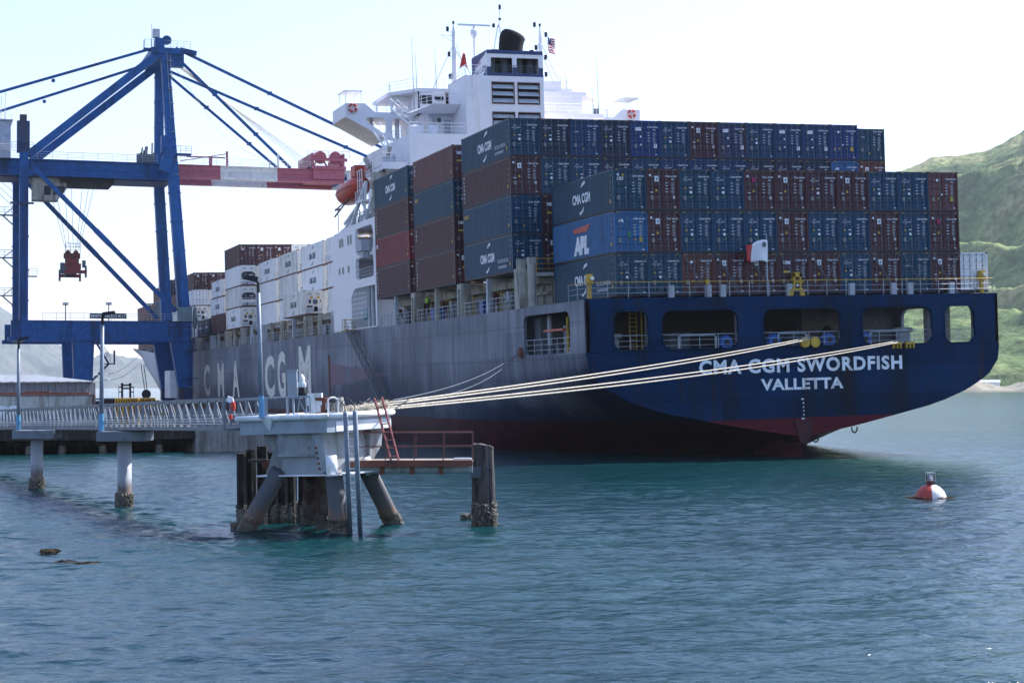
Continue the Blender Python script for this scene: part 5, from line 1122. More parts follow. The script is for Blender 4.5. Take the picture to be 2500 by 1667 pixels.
# walkways and stairs on the landside leg
q = MB()
for z, s in ((30.5,-1),(24.2,-1),(18.6,-1),(21.5,1)):
    x0, x1 = ((-48,-45) if s < 0 else (-43.5,-42.3)); q.box(x0,x1,157.2,158.6,z,z+.12).rail([(x0,157.2,z+.1),(x1,157.2,z+.1)], h=1.1, r=.03, step=.9)
    if s < 0: q.beam((x0+.8,158,z),(-45,158,z-2.0),.18).beam((x0+.8,158,z),(-45,158,z+1.8),.12)
for i in range(44): q.tube((-44.5,157.2,15.6+i*.5),(-44.0,157.2,15.6+i*.5),.03,4)
q.tube((-44.5,157.2,15.4),(-44.5,157.2,38),.04,5).tube((-44.0,157.2,15.4),(-44.0,157.2,38),.04,5).box(-46.2,-42.8,156.9,157.1,32.2,32.5)
for i in range(5): q.beam((-48.5,157.5,34.5+i*.9),(-45,157.5,31+i*1.2),.06)
part('leg_walkways', q, CD)
q = MB().beam((-34.0,157,12.2),(-31.9,157,8.6),.1,.3).beam((-31.9,157,8.6),(-35.2,157,5.2),.1,.3).box(-32.6,-31.0,156.6,157.4,8.5,8.65).rail([(-33.9,156.8,12.2),(-31.6,156.8,8.6)], h=1.0, r=.03, step=1).box(-31.2,-31.0,156.6,157.4,8.6,10.6).beam((-34.5,157,15),(-31.5,157,12.2),.1,.3)
part('access_stairs', q, CD)
q = MB().rail([(-41.5,157.1,15.05),(-19.6,157.1,15.05)], h=1.1, r=.028, step=2.0); part('portal_railing', q, M['galv'])
q = MB().rail([(-23.0,157.0,12.6),(-19.4,157.0,12.6)], h=2.4, r=.05, step=1.8); 
for i in range(16): q.tube((-19.9,157,12.4-i*.5),(-19.2,157,12.4-i*.5),.03,4)
q.tube((-19.9,157,4),(-19.9,157,13),.04,5).tube((-19.2,157,4),(-19.2,157,13),.04,5).box(-20.6,-18.6,156.4,157.2,6.3,6.45).box(-20.6,-18.8,156.4,157.2,10.6,10.72)
part('leg_access_ladder', q, CD)
part('electrical_cabinet', MB().box(-21.6,-19.5,156.9,158.2,15.05,17.2).box(-21.6,-19.5,156.85,158.25,16.1,16.18), M['steelg'])
q = MB()
for k in range(3): q.lathe((-19.1+.12*k,157.4+.2*k,15.6),[(1.55,-.05),(1.7,0),(1.55,.05),(1.5,0)],24,0,'x')
q.box(-19.2,-19.0,157.3,157.5,12,15.6); part('cable_reel', q, M['steelg'])
for x, h in ((-38.2,2.3),(-31.9,2.4),(-25.9,2.3)):
    q = MB().tube((x,157.2,15),(x,157.2,15+h),.08,6).box(x-.4,x+.4,157.0,157.3,15+h,15+h+.42).lathe((x-.2,156.98,15+h+.2),[(.15,-.03),(.15,.03)],10,1,'y').lathe((x+.2,156.98,15+h+.2),[(.15,-.03),(.15,.03)],10,1,'y')
    part('floodlight', q, [M['dgrey'], M['lamp']])
sg = part('name_board', MB().box(-34.7,-29.3,156.95,157.05,15.35,16.15), M['black'])
q = MB(); text(q, 'MITSUI-PACECO', (-34.0,156.93,15.5), (3.3,0,0), (0,0,.48), bold=.02); text(q, '40 LT', (-30.6,156.93,15.5), (1.2,0,0), (0,0,.48), bold=.02); text(q, 'M', (-34.55,156.93,15.5), (.45,0,0), (0,0,.48), bold=.04); q.build('board_lettering', M['wmark'], sg)
q = MB().tube((-15.5+.0,150,3),(-15.5,150,3.01),.01,4)
# spreader hanging on its ropes
SP = thing('crane_spreader', 'red brown container spreader hanging on wires under the crane trolley', 'spreader', (-36.6,166,22.3))
q = MB().box(-1.3,1.3,-1.0,1.0,.9,1.8).box(-1.0,1.0,-.8,.8,1.8,2.6,0).box(-.7,.8,-5.0,5.0,.3,.9).box(-1.6,1.8,-5.4,-4.9,0,.5).box(-1.6,1.8,4.9,5.4,0,.5)
for x in (-1.6,1.5):
    for y in (-5.2,5.0): q.box(x,x+.3,y,y+.3,-.6,1.2,1)
q.box(-1.8,-1.2,-1,-.4,.2,1.9,1).box(1.5,2.0,-1,-.4,1.2,2.3,1)
q.build('spreader_frame', [mat('spreader_red_brown', (.22,.035,.035), .6, dirt=.3), M['dgrey']], SP)
q = MB().box(-1.2,1.2,-.7,.7,2.6,3.4).lathe((-.6,0,3.5),[(.4,-.1),(.4,.1)],12,0,'y').lathe((.6,0,3.5),[(.4,-.1),(.4,.1)],12,0,'y').rail([(-1.0,-.7,3.4),(1.2,-.7,3.4)], h=1.5, r=.04, step=.7); q.build('headblock', [M['rust']], SP)
q = MB()
for x0, x1 in ((-1.0,-3.6),(-.8,-2.6),(-.4,-1.2),(.2,-.1),(.7,1.6),(.9,2.6),(1.1,3.4)): q.tube((x0,0,4.2),(x1,0,14.2),.035,4)
q.build('hoist_rope', M['dgrey'], SP)

# ------------------------------------------------------------------ wharf and what stands on it
WZ = 1.95
M['conc'] = mat('wharf_concrete', (.27,.26,.24), .85, dirt=.4, dcol=(.09,.08,.06), streak=.7, bump=.4)
M['timber'] = mat('dark_timber', (.030,.022,.017), .9, dirt=.3, dcol=(.10,.09,.08), streak=2.5, bump=.5)
M['barn'] = mat('barnacle_crust', (.20,.185,.15), .95, var=.8, scale=22, dirt=.55, dcol=(.025,.024,.018), bump=1.0, bscale=35)
M['asph'] = mat('wharf_surface', (.10,.10,.10), .9, dirt=.3)
WF = thing('wharf', 'long low wharf on dark timber piles with a concrete corner beside the ship', 'wharf')
MB().box(-140,-31.5,27.5,330,WZ-.55,WZ).box(-31.5,-19,56.5,330,WZ-.55,WZ-.002).build('deck', M['asph'], WF)
MB().box(-38.2,-31.7,27.9,329,-3,WZ-.55).box(-31.7,-19.2,57,329,-3,WZ-.55).box(-38.2,-31.4,27.2,27.9,-3,WZ-.3).build('concrete_corner', M['conc'], WF)
q = MB()
for i in range(8): q.box(-38.2+i*.85,-37.95+i*.85,27.1,27.2,-1,1.4)
q.build('sheet_pile_ribs', M['conc'], WF)
MB().box(-140,-38.3,27.4,27.8,WZ-.9,WZ-.05).box(-140,-38.3,33.5,34,-3,WZ-.6).box(-140,-38.3,29,29.2,.6,.9).build('edge_beam', M['timber'], WF)
rg = random.Random(9)
for i, x in enumerate(np.arange(-60.5, -38.5, 2.45)):
    dx = rg.choice((0,0,.55,-.5)); q = MB().tube((x,28.4,WZ-.6),(x+dx,28.3,.55),.22,9,r2=.24).tube((x+dx,28.3,.6),(x+dx*1.5,28.3,-1.5),.27,9,m=1,r2=.34)
    q.build('timber_pile', [M['timber'], M['barn']], WF)
    if i % 3 == 0: MB().tube((x+1.2,29.6,WZ-.6),(x+1.9,29.3,-1),.2,8).build('timber_pile', M['timber'], WF)
# grey metal shed
b_ = thing('metal_shed', 'long low grey metal shed with ribbed roof edge behind the worn container', 'building', (0,0,0))
M['shed'] = mat('grey_metal_cladding', (.19,.20,.22), .6, dirt=.1, streak=1)
a0, a1 = Vector((-84,68,0)), Vector((-40.52, 84.96, 5.32)); a1.z = 0; a0.z = 0
dr = (a1-a0).normalized(); nr2 = Vector((-dr.y,dr.x,0))
q = MB(); Ls = (a1-a0).length
def sp(t_, d_, z): return a0+dr*t_+nr2*d_+Vector((0,0,z))
n_ = 60
for i in range(n_):
    t0_, t1_ = Ls*i/n_, Ls*(i+1)/n_
    h0 = 5.35+.25*t0_/Ls; q.quad(sp(t0_,-.0,WZ),sp(t1_-.08,0,WZ),sp(t1_-.08,0,h0),sp(t0_,0,h0)); q.quad(sp(t1_-.08,0,WZ),sp(t1_,.05,WZ),sp(t1_,.05,h0),sp(t1_-.08,0,h0))
q.quad(sp(Ls,0,WZ),sp(Ls,14,WZ),sp(Ls,14,6.4),sp(Ls,0,5.6)); q.quad(sp(0,0,WZ),sp(0,14,WZ),sp(0,14,6.2),sp(0,0,5.35)); q.quad(sp(0,14,WZ),sp(Ls,14,WZ),sp(Ls,14,6.4),sp(0,14,6.2))
q.build('wall', M['shed'], b_)
q = MB()
for i in range(36):
    t0_, t1_ = Ls*i/36-.3, Ls*(i+1)/36-.3; h0 = 5.38+.25*i/36; q.add([sp(t0_,-.25,h0),sp(t1_,-.25,h0),sp(t1_,14,h0+.8),sp(t0_,14,h0+.8),sp(t0_,-.25,h0+.1),sp(t1_-.2,-.25,h0+.16),sp(t1_-.2,14,h0+.96),sp(t0_,14,h0+.9)],[(0,1,5,4),(4,5,6,7),(0,4,7,3),(1,2,6,5)])
q.build('roof', mat('pale_metal_roof', (.30,.31,.32), .4, metal=.2), b_)
for t_ in (Ls-47.6,-0.1+Ls-37.7+.0,Ls-34.2,Ls-27.4):
    q = MB().add([sp(t_,-.06,3.75),sp(t_+2.7,-.06,3.75),sp(t_+2.7,-.06,5.0),sp(t_,-.06,5.0),sp(t_,.02,3.75),sp(t_+2.7,.02,3.75),sp(t_+2.7,.02,5.0),sp(t_,.02,5.0)],[(0,1,2,3),(0,4,5,1),(1,5,6,2),(2,6,7,3),(3,7,4,0)]); q.build('shutter', M['lgrey'], b_)
# worn white container with a liner's name
loc = Vector((-45.66, 29.72, 3.34)); az = math.atan2(loc.x+58.5, loc.y+109.6)
t = thing('shipping_container', 'worn off-white container with pale NOL lettering standing in front of the grey shed', 'container', (loc.x,loc.y,WZ-.02), None, (0,0,rad(78)-az))
CM['nol'] = mat('chalky_white_container_paint', (.50,.49,.45), .7, dirt=.45, dcol=(.17,.085,.05), streak=1.6, var=.12)
linkm('container_body', body_mesh(CL, 2.6), t, [CM['nol']]); linkm('frame', frame_mesh(CL, 2.6), t, [CM['brown'], M['rust']])
for s in (-1, 1):
    d = linkm('door', door_mesh(s, 2.6), t, [CM['brown']])
    for xx in (.28,.80): linkm('locking_bar', bar_mesh(2.6), d, loc=(s*xx,0,0))
t.rotation_euler.z = rad(84)-az
q = MB(); text(q, 'NOL', (-1.245,10.0,.75), (0,-4.6,0), (0,0,1.05), bold=.12, shear=.35); q.add([(-1.245,11.9,.9),(-1.245,10.6,.8),(-1.245,10.2,1.7),(-1.245,9.6,2.3),(-1.245,10.6,1.75)],[(0,1,2,3,4)]); q.build('side_lettering', M['oldwhite'], t)
t.rotation_euler.z = rad(90)-az-rad(2)
o = MB().box(-.6,.9,-9.5,-.4,2.62,2.78).box(-.5,.7,-5.2,-3.4,2.78,2.86).build('steel_beam', M['rust']); o.location = (loc.x,loc.y,WZ-.02); o.rotation_euler = (0,0,rad(268)-az); tag(o, 'rust red steel beams lying along the roof of the worn container', 'steel beam')
# the hut, yellow frames, forklift
def local(u_, d_): pass
h = thing('wooden_hut', 'small dark purple hut with a flat roof between the lamp post and the yellow racks', 'hut', (-42.42, 45.53, 2.95)[:2]+(WZ,), None, (0,0,rad(-14)))
MB().box(-.95,1.4,-.9,.9,0,2.05).build('wall', mat('dark_plum_boards', (.05,.02,.035), .8), h); MB().box(-1.6,1.6,-1.2,1.1,2.05,2.2).build('roof', M['dgrey'], h)
MB().box(-.75,-.05,-.95,-.9,.0,1.6).build('door', M['lgrey'], h); MB().box(-.55,-.25,-.99,-.95,.9,1.4).build('window', M['glass'], h)
for i, (u0, w_, lab) in enumerate(((311,1.15,'tall yellow steel rack standing right beside the purple hut'),(346,1.25,'rust-streaked yellow steel rack below the dangling hook'))):
    pass
P1, P2 = Vector((-41.69, 43.17, 2.97)), Vector((-40.04, 46.84, 2.91))
for p, w_, lab in ((P1,1.9,'tall yellow steel rack standing right beside the purple hut'),(P2,2.3,'rust-streaked yellow steel rack standing under the hanging hook block')):
    t = thing('steel_rack', lab, 'rack', (p.x,p.y,WZ), 'yellow racks on the wharf', (0,0,rad(-14))); q = MB(); yl = mat('rusty_yellow_paint', (.55,.33,.03), .6, dirt=.4, dcol=(.15,.06,.02), streak=2.)
    for x in np.arange(-w_/2, w_/2+.01, .21): q.box(x-.05,x+.05,-.5,-.42,0,2.1)
    q.box(-w_/2-.05,w_/2+.05,-.52,.5,2.05,2.2).box(-w_/2,w_/2,-.5,.5,0,.15).build('frame', yl, t); MB().box(-w_/2,w_/2,.3,.4,.1,2.1).build('back_panel', mat('dark_ochre_panel', (.16,.08,.02), .8), t)
p = Vector((-40.9, 51.35, 3.05)); t = thing('forklift', 'black forklift mast rising behind the purple hut and yellow rack', 'forklift', (p.x,p.y,WZ), None, (0,0,rad(-12)))
q = MB()
for x in (-.36,.36): q.box(x-.09,x+.09,-.1,.1,.3,3.35).lathe((x,0,3.4),[(.13,-.1),(.13,.1)],10,0,'y')
for z in (2.0,2.95,3.25): q.box(-.4,.4,-.08,.08,z,z+.14)
for s in (-1,1): q.box(*sorted((s*.4,s*.68)),-.05,.05,3.1,3.2).box(*sorted((s*.4,s*.68)),-.05,.05,2.65,2.75).tube((s*.66,0,1.9),(s*.66,0,3.2),.03,5)
q.build('mast', M['black'], t)
q = MB().box(-.75,.75,.2,2.6,.45,1.3).box(-.7,.7,.5,2.0,1.9,2.0); 
for x in (-.65,.65):
    for y in (.6,1.9): q.box(x-.04,x+.04,y-.04,y+.04,1.3,1.9)
q.build('body', M['yellow'], t)
for x in (-.7,.7):
    for y in (.5,2.2): MB().lathe((x,y,.38),[(.38,-.14),(.38,.14)],16,0,'x').build('wheel', M['black'], t)
# loading gear glimpsed through the bridge: small vehicles
for u_, c_, nmx, lab, ln in ((395,'yellow','forklift','low yellow forklift seen through the walkway truss below the bow',2.6),(252,'bright','tractor','small dark blue tractor parked between the worn container and the hut',2.4)):
    p = {395: Vector((-36.99, 57.44, 2.36)), 252: Vector((-42.67, 54.08, 2.65))}[u_]
    t = thing(nmx, lab, nmx, (p.x,p.y,WZ), None, (0,0,rad(-12)))
    MB().box(-1.3,1.3,-.7,.7,.4,1.15).box(-.9,-.2,-.65,.65,1.15,1.9).build('body', M['yellow'] if c_ == 'yellow' else mat('dark_tractor_blue', (.01,.03,.07), .6), t)
    MB().box(-.15,1.0,-.6,.6,1.15,1.35).box(-.85,-.25,-.67,-.66,1.3,1.8,1).build('cab_trim', [M['black'], M['glass']], t)
    for x in (-.8,.85):
        for y in (-.6,.6): MB().lathe((x,y,.42),[(.42,-.12),(.42,.12)],16,0,'y').build('wheel', M['black'], t)
hk = thing('hook_block', 'small dark hook block dangling on two wires before the bow', 'hook block', (-37.71, 62.91, 4.4))
MB().lathe((0,0,0),[(.42,-.15),(.46,0),(.42,.15)],14,0,'y').box(-.1,.1,-.1,.1,-.9,-.4).build('block', M['black'], hk); ob = Vector((-37.71, 62.91, 4.4)); o1_ = Vector((-38.22, 63, 7.36))-ob; o2_ = Vector((-37.95, 62.92, 7.28))-ob
MB().tube((-.1,0,.2),o1_,.04,4).tube((.1,0,.2),o2_,.04,4).build('wires', M['dgrey'], hk)
# bow lines running ashore
for a, b_, lab in (((-17.79, 240.82, 11.31), (-35.12, 146.47, 6.86), 'upper pale mooring line running left from the bow'),((-17.99, 235.65, 9.86), (-34.89, 146.41, 6.1), 'lower pale mooring line running left from the bow')):
    a, b_ = Vector(a), Vector(b_); q = MB(); P_ = [a.lerp(b_, t_)-Vector((0,0,1.2*math.sin(PI*t_)))-a for t_ in np.linspace(0,1,9)]
    o = q.path(P_, .05, 4).build('mooring_line', M['lgrey']); o.location = a; tag(o, lab, 'mooring line', 'bow mooring lines')
# ------------------------------------------------------------------ walkway bridge
M['alu'] = mat('weathered_aluminium', (.15,.175,.205), .5, metal=.2, dirt=.1, var=.15)
A = Vector((-48.37, -48.06, 3.61)); B = Vector((-54.05, -1.22, 2.68)); dd = (B-A)/((B-A).length); dh = Vector((dd.x,dd.y,0)).normalized(); nn = Vector((-dh.y,dh.x,0))
if nn.dot(_F) < 0: nn = -nn
Lb = (B-A).length*1.12
BR = thing('walkway_bridge', 'long grey aluminium truss footbridge running from the mooring dolphin to the wharf', 'footbridge')
Hh = 1.06; Wb = 1.5
def bp_(t_, s, z): return A+dd*t_+nn*(s*Wb)+Vector((0,0,z))
for s in (0, 1):
    q = MB().beam(bp_(0,s,0),bp_(Lb,s,0),.09,.13).beam(bp_(0,s,Hh),bp_(Lb,s,Hh),.08,.10)
    q.build('chord', M['alu'], BR)
    n_ = int(Lb/1.06)
    for i in range(n_+1): MB().beam(bp_(i*Lb/n_,s,0),bp_(i*Lb/n_,s,Hh),.075,.075).build('truss_post', M['alu'], BR)
    for i in range(n_): MB().beam(bp_((i+1)*Lb/n_,s,Hh*.97),bp_(i*Lb/n_,s,.05),.035,.035).build('truss_diagonal', M['alu'], BR)
q = MB().beam(bp_(0,.5,-.0),bp_(Lb,.5,0),Wb-.1,.04); 
n_ = int(Lb/1.86)
for i in range(n_): q.beam(bp_(i*1.86,0,-.02),bp_(i*1.86,1,-.02),.08,.1)
q.build('walkway_deck', M['alu'], BR)
q = MB()
for z in (.17,.27,.36): q.tube(bp_(0,-.05,z),bp_(Lb,-.05,z),.022,5)
q.tube(bp_(0,1.0,.5),bp_(Lb,1.0,.5),.03,5)
q.build('conduit', M['galv'], BR)
M['pile'] = None
def pile_mat():
    m = bpy.data.materials.new('painted_steel_pile'); m.use_nodes = True; n = m.node_tree; L = n.links; b = n.nodes['Principled BSDF']; b.inputs['Roughness'].default_value = .6
    g = n.nodes.new('ShaderNodeNewGeometry'); sx = n.nodes.new('ShaderNodeSeparateXYZ'); L.new(g.outputs['Position'], sx.inputs[0])
    ns = n.nodes.new('ShaderNodeTexNoise'); ns.inputs['Scale'].default_value = 2.5; ns.inputs['Detail'].default_value = 6; L.new(g.outputs['Position'], ns.inputs['Vector'])
    ma = n.nodes.new('ShaderNodeMath'); ma.operation = 'MULTIPLY_ADD'; ma.inputs[1].default_value = .7; L.new(ns.outputs[0], ma.inputs[0]); L.new(sx.outputs[2], ma.inputs[2])
    mr = n.nodes.new('ShaderNodeMapRange'); mr.inputs[1].default_value = .5; mr.inputs[2].default_value = 1.9; L.new(ma.outputs[0], mr.inputs[0])
    cr = n.nodes.new('ShaderNodeValToRGB'); e = cr.color_ramp.elements; e[0].position = .0; e[0].color = (.05,.035,.025,1); e[1].position = .75; e[1].color = (.34,.36,.38,1)
    x = e.new(.22); x.color = (.17,.10,.065,1); x = e.new(.45); x.color = (.10,.085,.08,1)
    L.new(mr.outputs[0], cr.inputs[0]); e[-1].color = (.30,.32,.34,1); L.new(cr.outputs[0], b.inputs['Base Color']); return m
M['pile'] = pile_mat()
def crust(mb, c, r, z0, z1, n=150, seed=1, m=0, dirv=None):
    rg = random.Random(seed)
    for i in range(n):
        a = rg.random()*2*PI; z = z0+(z1-z0)*rg.random()**1.2; s = (.016+.036*rg.random()**2)*(r/.31)**.5*1.3
        cc = Vector(c)+(Vector(dirv)*((z-z0)) if dirv is not None else Vector((0,0,0))); p = Vector((cc.x+(r+.2*s)*math.cos(a), cc.y+(r+.2*s)*math.sin(a), z))
        q = [Vector((rg.uniform(-1,1),rg.uniform(-1,1),rg.uniform(-1,1))).normalized()*s*rg.uniform(.7,1.5) for _ in range(6)]
        mb.add([p+Vector((s,0,0)), p+Vector((-s,0,0)), p+Vector((0,s,0)), p+Vector((0,-s,0)), p+Vector((0,0,s*rg.uniform(.7,1.6))), p+Vector((0,0,-s))], [(0,2,4),(2,1,4),(1,3,4),(3,0,4),(2,0,5),(1,2,5),(3,1,5),(0,3,5)], m)
for p, lab, sd_ in ((Vector((-52.96, -18.37, 0)), 'concrete-capped round pile farther along the footbridge', 2),(Vector((-50.18, -32.83, 0)), 'concrete-capped round pile nearer the mooring dolphin', 3)):
    zt = 2.75 if sd_ == 2 else 3.0
    t = thing('bridge_pier', lab, 'pier', (p.x,p.y,0), 'round piers under the footbridge'); zt_ = min(A.z,9)-( (p-A).length/Lb*1.12)*(A.z-B.z)/1.12*1.0-.1
    MB().tube((0,0,-3),(0,0,zt_-.45),.305,24).build('pile', M['pile'], t, True)
    a_ = math.atan2(dh.y, dh.x); o = MB().box(-1.05,1.05,-.75,1.0,zt_-.45,zt_-.04).build('cap_beam', M['alu'], t); o.rotation_euler = (0,0,rad(-19))
    q = MB(); q.lathe((0,0,-.4),[(.33,0),(.37,.4),(.36,.7),(.31,.85)],20); crust(q, (0,0,0), .36, -.15, .50, 620, sd_); q.build('barnacles', M['barn'], t)
def lamp_post(base, h, label, lean=0, r=.075, arm=1):
    t = thing('lamp_post', label, 'lamp post', base, 'lamp posts along the footbridge', (0, rad(-lean), 0))
    MB().tube((0,0,0),(0,0,h),r,10,r2=r*.8).build('pole', M['pole'] , t, True)
    MB().tube((0,0,.0),(0,0,.75),r*1.25,10).build('pole_sleeve', M['skyb'], t)
    MB().path([(0,0,h),(0,0,h+.35),(.06*arm,0,h+.42)],r*.6,8).build('neck', M['black'], t)
    MB().add([(-.05,-.16,h+.38),(.55*arm,-.14,h+.50),(.55*arm,.14,h+.50),(-.05,.16,h+.38),(0,-.13,h+.55),(.5*arm,-.11,h+.62),(.5*arm,.11,h+.62),(0,.13,h+.55)],[(0,1,2,3),(4,7,6,5),(0,4,5,1),(1,5,6,2),(2,6,7,3),(3,7,4,0)]).build('lamp_head', M['black'], t)
M['pole'] = mat('grey_blue_pole_paint', (.17,.21,.26), .5, metal=.1, dirt=.15); M['skyb'] = mat('sky_blue_paint', (.12,.33,.52), .5)
p1 = Vector((-53.54, -11.96, 2.84)); p2 = Vector((-51.12, -32.33, 3.2))
lamp_post(p1, 4.4, 'farther grey lamp post standing at the footbridge near the worn container', 0, .10)
lamp_post(p2, 4.6, 'tall grey lamp post on the footbridge beside the second pier', -.5, .10)

# ------------------------------------------------------------------ mooring dolphin (its own frame: x to the right, y away, tilted as it stands)
yw = rad(18.737)
DO = Vector((-45.43, -51.38, 3.52))          # the cap's near lower corner
def fr(loc, tilt=2.3, extra=0): return Matrix.Translation(loc) @ Matrix.Rotation(-yw, 4, 'Z') @ Matrix.Rotation(rad(-tilt), 4, 'Y')
M['dpaint'] = mat('pale_blue_grey_steel_paint', (.27,.325,.38), .5, dirt=.3, dcol=(.20,.20,.20), streak=1.6, var=.14)
M['dwhite'] = mat('white_steel_paint', (.68,.72,.74), .5, dirt=.3, dcol=(.42,.38,.32), streak=1.8, var=.1)
M['dstain'] = mat('stained_steel_paint', (.27,.30,.32), .6, dirt=.45, dcol=(.10,.085,.07), streak=1.1, var=.15)
DT = thing('mooring_dolphin', 'pale grey steel mooring dolphin on raking barnacled legs in the foreground', 'mooring dolphin'); DT.matrix_world = fr(DO)
c30, s30 = math.cos(rad(32)), math.sin(rad(32)); L1, L2 = 3.85, 3.7
e1 = Vector((-c30, s30, 0)); e2 = Vector((s30, c30, 0)); H1 = .58
def pt(a, b_, z): return e1*a+e2*b_+Vector((0,0,z))
def prism(mb, pl, z0, z1, m=0, pl2=None):
    pl2 = pl2 or pl; n = len(pl); return mb.add([pt(a,b_,z0) for a, b_ in pl]+[pt(a,b_,z1) for a, b_ in pl2], [tuple(range(n-1,-1,-1)), tuple(range(n,2*n))]+[(i,(i+1) % n,(i+1) % n+n,i+n) for i in range(n)], m)
q = MB(); prism(q, [(0,0),(L1,0),(L1,L2),(0,L2)], 0, H1-.1); prism(q, [(.1,.1),(L1-.1,.1),(L1-.1,L2-.1),(.1,L2-.1)], H1-.1, H1)
q.build('cap', M['dpaint'], DT)
q = MB()
for a, b_ in (((-.06,-.06),(L1+.06,-.06)),((-.06,-.06),(-.06,L2+.06)),((L1+.06,-.06),(L1+.06,L2+.06)),((-.06,L2+.06),(L1+.06,L2+.06))): q.tube(pt(*a,H1-.02), pt(*b_,H1-.02), .105, 12)
for a in ((-.06,-.06),(L1+.06,-.06),(-.06,L2+.06)): q.lathe(pt(*a,H1-.02),[(.02,-.105),(.09,-.06),(.105,0),(.09,.06),(.02,.105)],10)
q.build('edge_tube', M['dwhite'], DT, True)
q = MB(); prism(q, [(-.02,.5),(-.02,L2),(-.012,L2),(-.012,.5)], .02, .36); q.build('face_panel', M['dwhite'], DT)
q = MB().add([pt(2.25,-.2,H1+.02),pt(2.75,-.2,H1+.02),pt(2.75,.0,H1+.02),pt(2.25,.0,H1+.02),pt(2.45,-.02,.15),pt(2.55,-.02,.15)],[(0,1,2,3),(0,1,5,4),(0,3,4),(1,2,5)]); q.build('bracket', M['dwhite'], DT)
# pedestal: a steel box narrowing to the flange, with raking gussets
ZF = -1.42
q = MB(); prism(q, [(.35,.3),(2.6,.3),(2.6,2.8),(.35,2.8)], ZF, 0, 0, [(-.0+.55,.25),(2.2,.25),(2.3,2.8),(.55,2.8)])
prism(q, [(.6,.12),(2.35,.12),(2.35,.3),(.6,.3)], ZF+.62, ZF+.72); prism(q, [(1.0,.22),(1.1,.22),(1.1,.3),(1.0,.3)], -.55, -.45)
q.build('pedestal', M['dstain'], DT)
q = MB()
q.add([pt(3.1,.35,-.02),pt(2.1,.35,-.02),pt(2.35,.35,ZF+.32),pt(3.1,2.7,-.02),pt(2.1,2.7,-.02),pt(2.35,2.7,ZF+.32)],[(0,1,2),(3,5,4),(0,2,5,3),(0,3,4,1)])
q.add([pt(.3,2.9,-.02),pt(.3,3.6,-.02),pt(.3,3.5,-.6),pt(.3,2.7,ZF+.1),pt(.8,2.9,-.02),pt(.8,3.6,-.02),pt(.8,3.5,-.6),pt(.8,2.7,ZF+.1)],[(0,1,2,3),(4,7,6,5),(1,5,6,2),(2,6,7,3),(0,3,7,4)])
q.build('wing_gusset', M['dstain'], DT)
MB().beam(pt(2.05,.22,-.05),pt(2.62,.2,ZF+.05),.42,.07,up=(0,1,0)).build('stiffener', M['dstain'], DT); MB().beam(pt(.62,.22,-.05),pt(.4,.2,ZF+.05),.36,.07,up=(0,1,0)).build('stiffener', M['dstain'], DT)
for k in range(5): MB().lathe(pt(.52-.03*k,.02,-.5-.18*k),[(.045,-.02),(.05,.02)],8,0,'y').build('bolt_hole', M['rust'], DT)
q = MB(); prism(q, [(-.35,-.05),(3.15,-.05),(3.15,3.2),(-.35,3.2)], ZF-.05, ZF); q.build('flange_plate', M['dwhite'], DT)
MB().tube(pt(.05,.25,ZF-.1),pt(.1,.3,ZF+.62),.2,14,r2=.19).build('pile_head', M['dwhite'], DT, True); MB().tube(pt(-.15,2.2,ZF-.1),pt(.1,2.2,ZF+.4),.2,12).build('pile_head', M['dwhite'], DT, True)
# legs in world space
M['legm'] = M['pile'].copy(); M['legm'].name = 'worn_leg_paint'; [n for n in M['legm'].node_tree.nodes if n.type=='VALTORGB'][0].color_ramp.elements[-1].color = (.065,.07,.078,1)
def leg(a, b_, r, sd_, nm_='batter_leg', mt=None, hb=.5):
    a, b_ = Vector(a), Vector(b_); d = (b_-a).normalized(); bb = b_+d*((b_.z+2.5)/-d.z if d.z < -.1 else 1)
    o = MB().tube(a, bb, r, 22).build(nm_, mt or M['legm'], None, True); o.parent = DT; o.matrix_parent_inverse = DT.matrix_world.inverted()
    q = MB(); dv = d/d.z; base = b_-dv*b_.z; base2 = Vector((base.x, base.y, -.15))
    q.tube(base+dv*.42, base-dv*.5, r*1.04, 18, r2=r*1.16); crust(q, base-dv*.15, r*1.08, -.15, .5, 620, sd_, dirv=dv)
    o = q.build('barnacles', M['barn']); o.parent = DT; o.matrix_parent_inverse = DT.matrix_world.inverted()
M['drust'] = mat('dark_rusted_pile', (.06,.032,.024), .8, dirt=.5, dcol=(.14,.13,.12), streak=1.5)
M['tdark'] = mat('black_creosote_timber', (.022,.018,.015), .9, dirt=.35, dcol=(.09,.08,.07), streak=5, var=.4, bump=.8, bscale=12)
bpy.context.view_layer.update()
leg((-46.71, -49.54, 2.15), (-47.55, -47.93, 0.07), .31, 11)
leg((-45.16, -51.12, 2.19), (-44.72, -50.37, 0.05), .31, 12)
leg((-43.64, -49.63, 2.24), (-42.1, -47.45, 0.14), .31, 13)
leg((-45.33, -48.52, 2.08), (-44.85, -46, 0.17), .30, 14, mt=M['drust'])
leg((-45.2, -49.41, 2.12), (-44.82, -48.11, 0.14), .24, 15, mt=M['drust'])
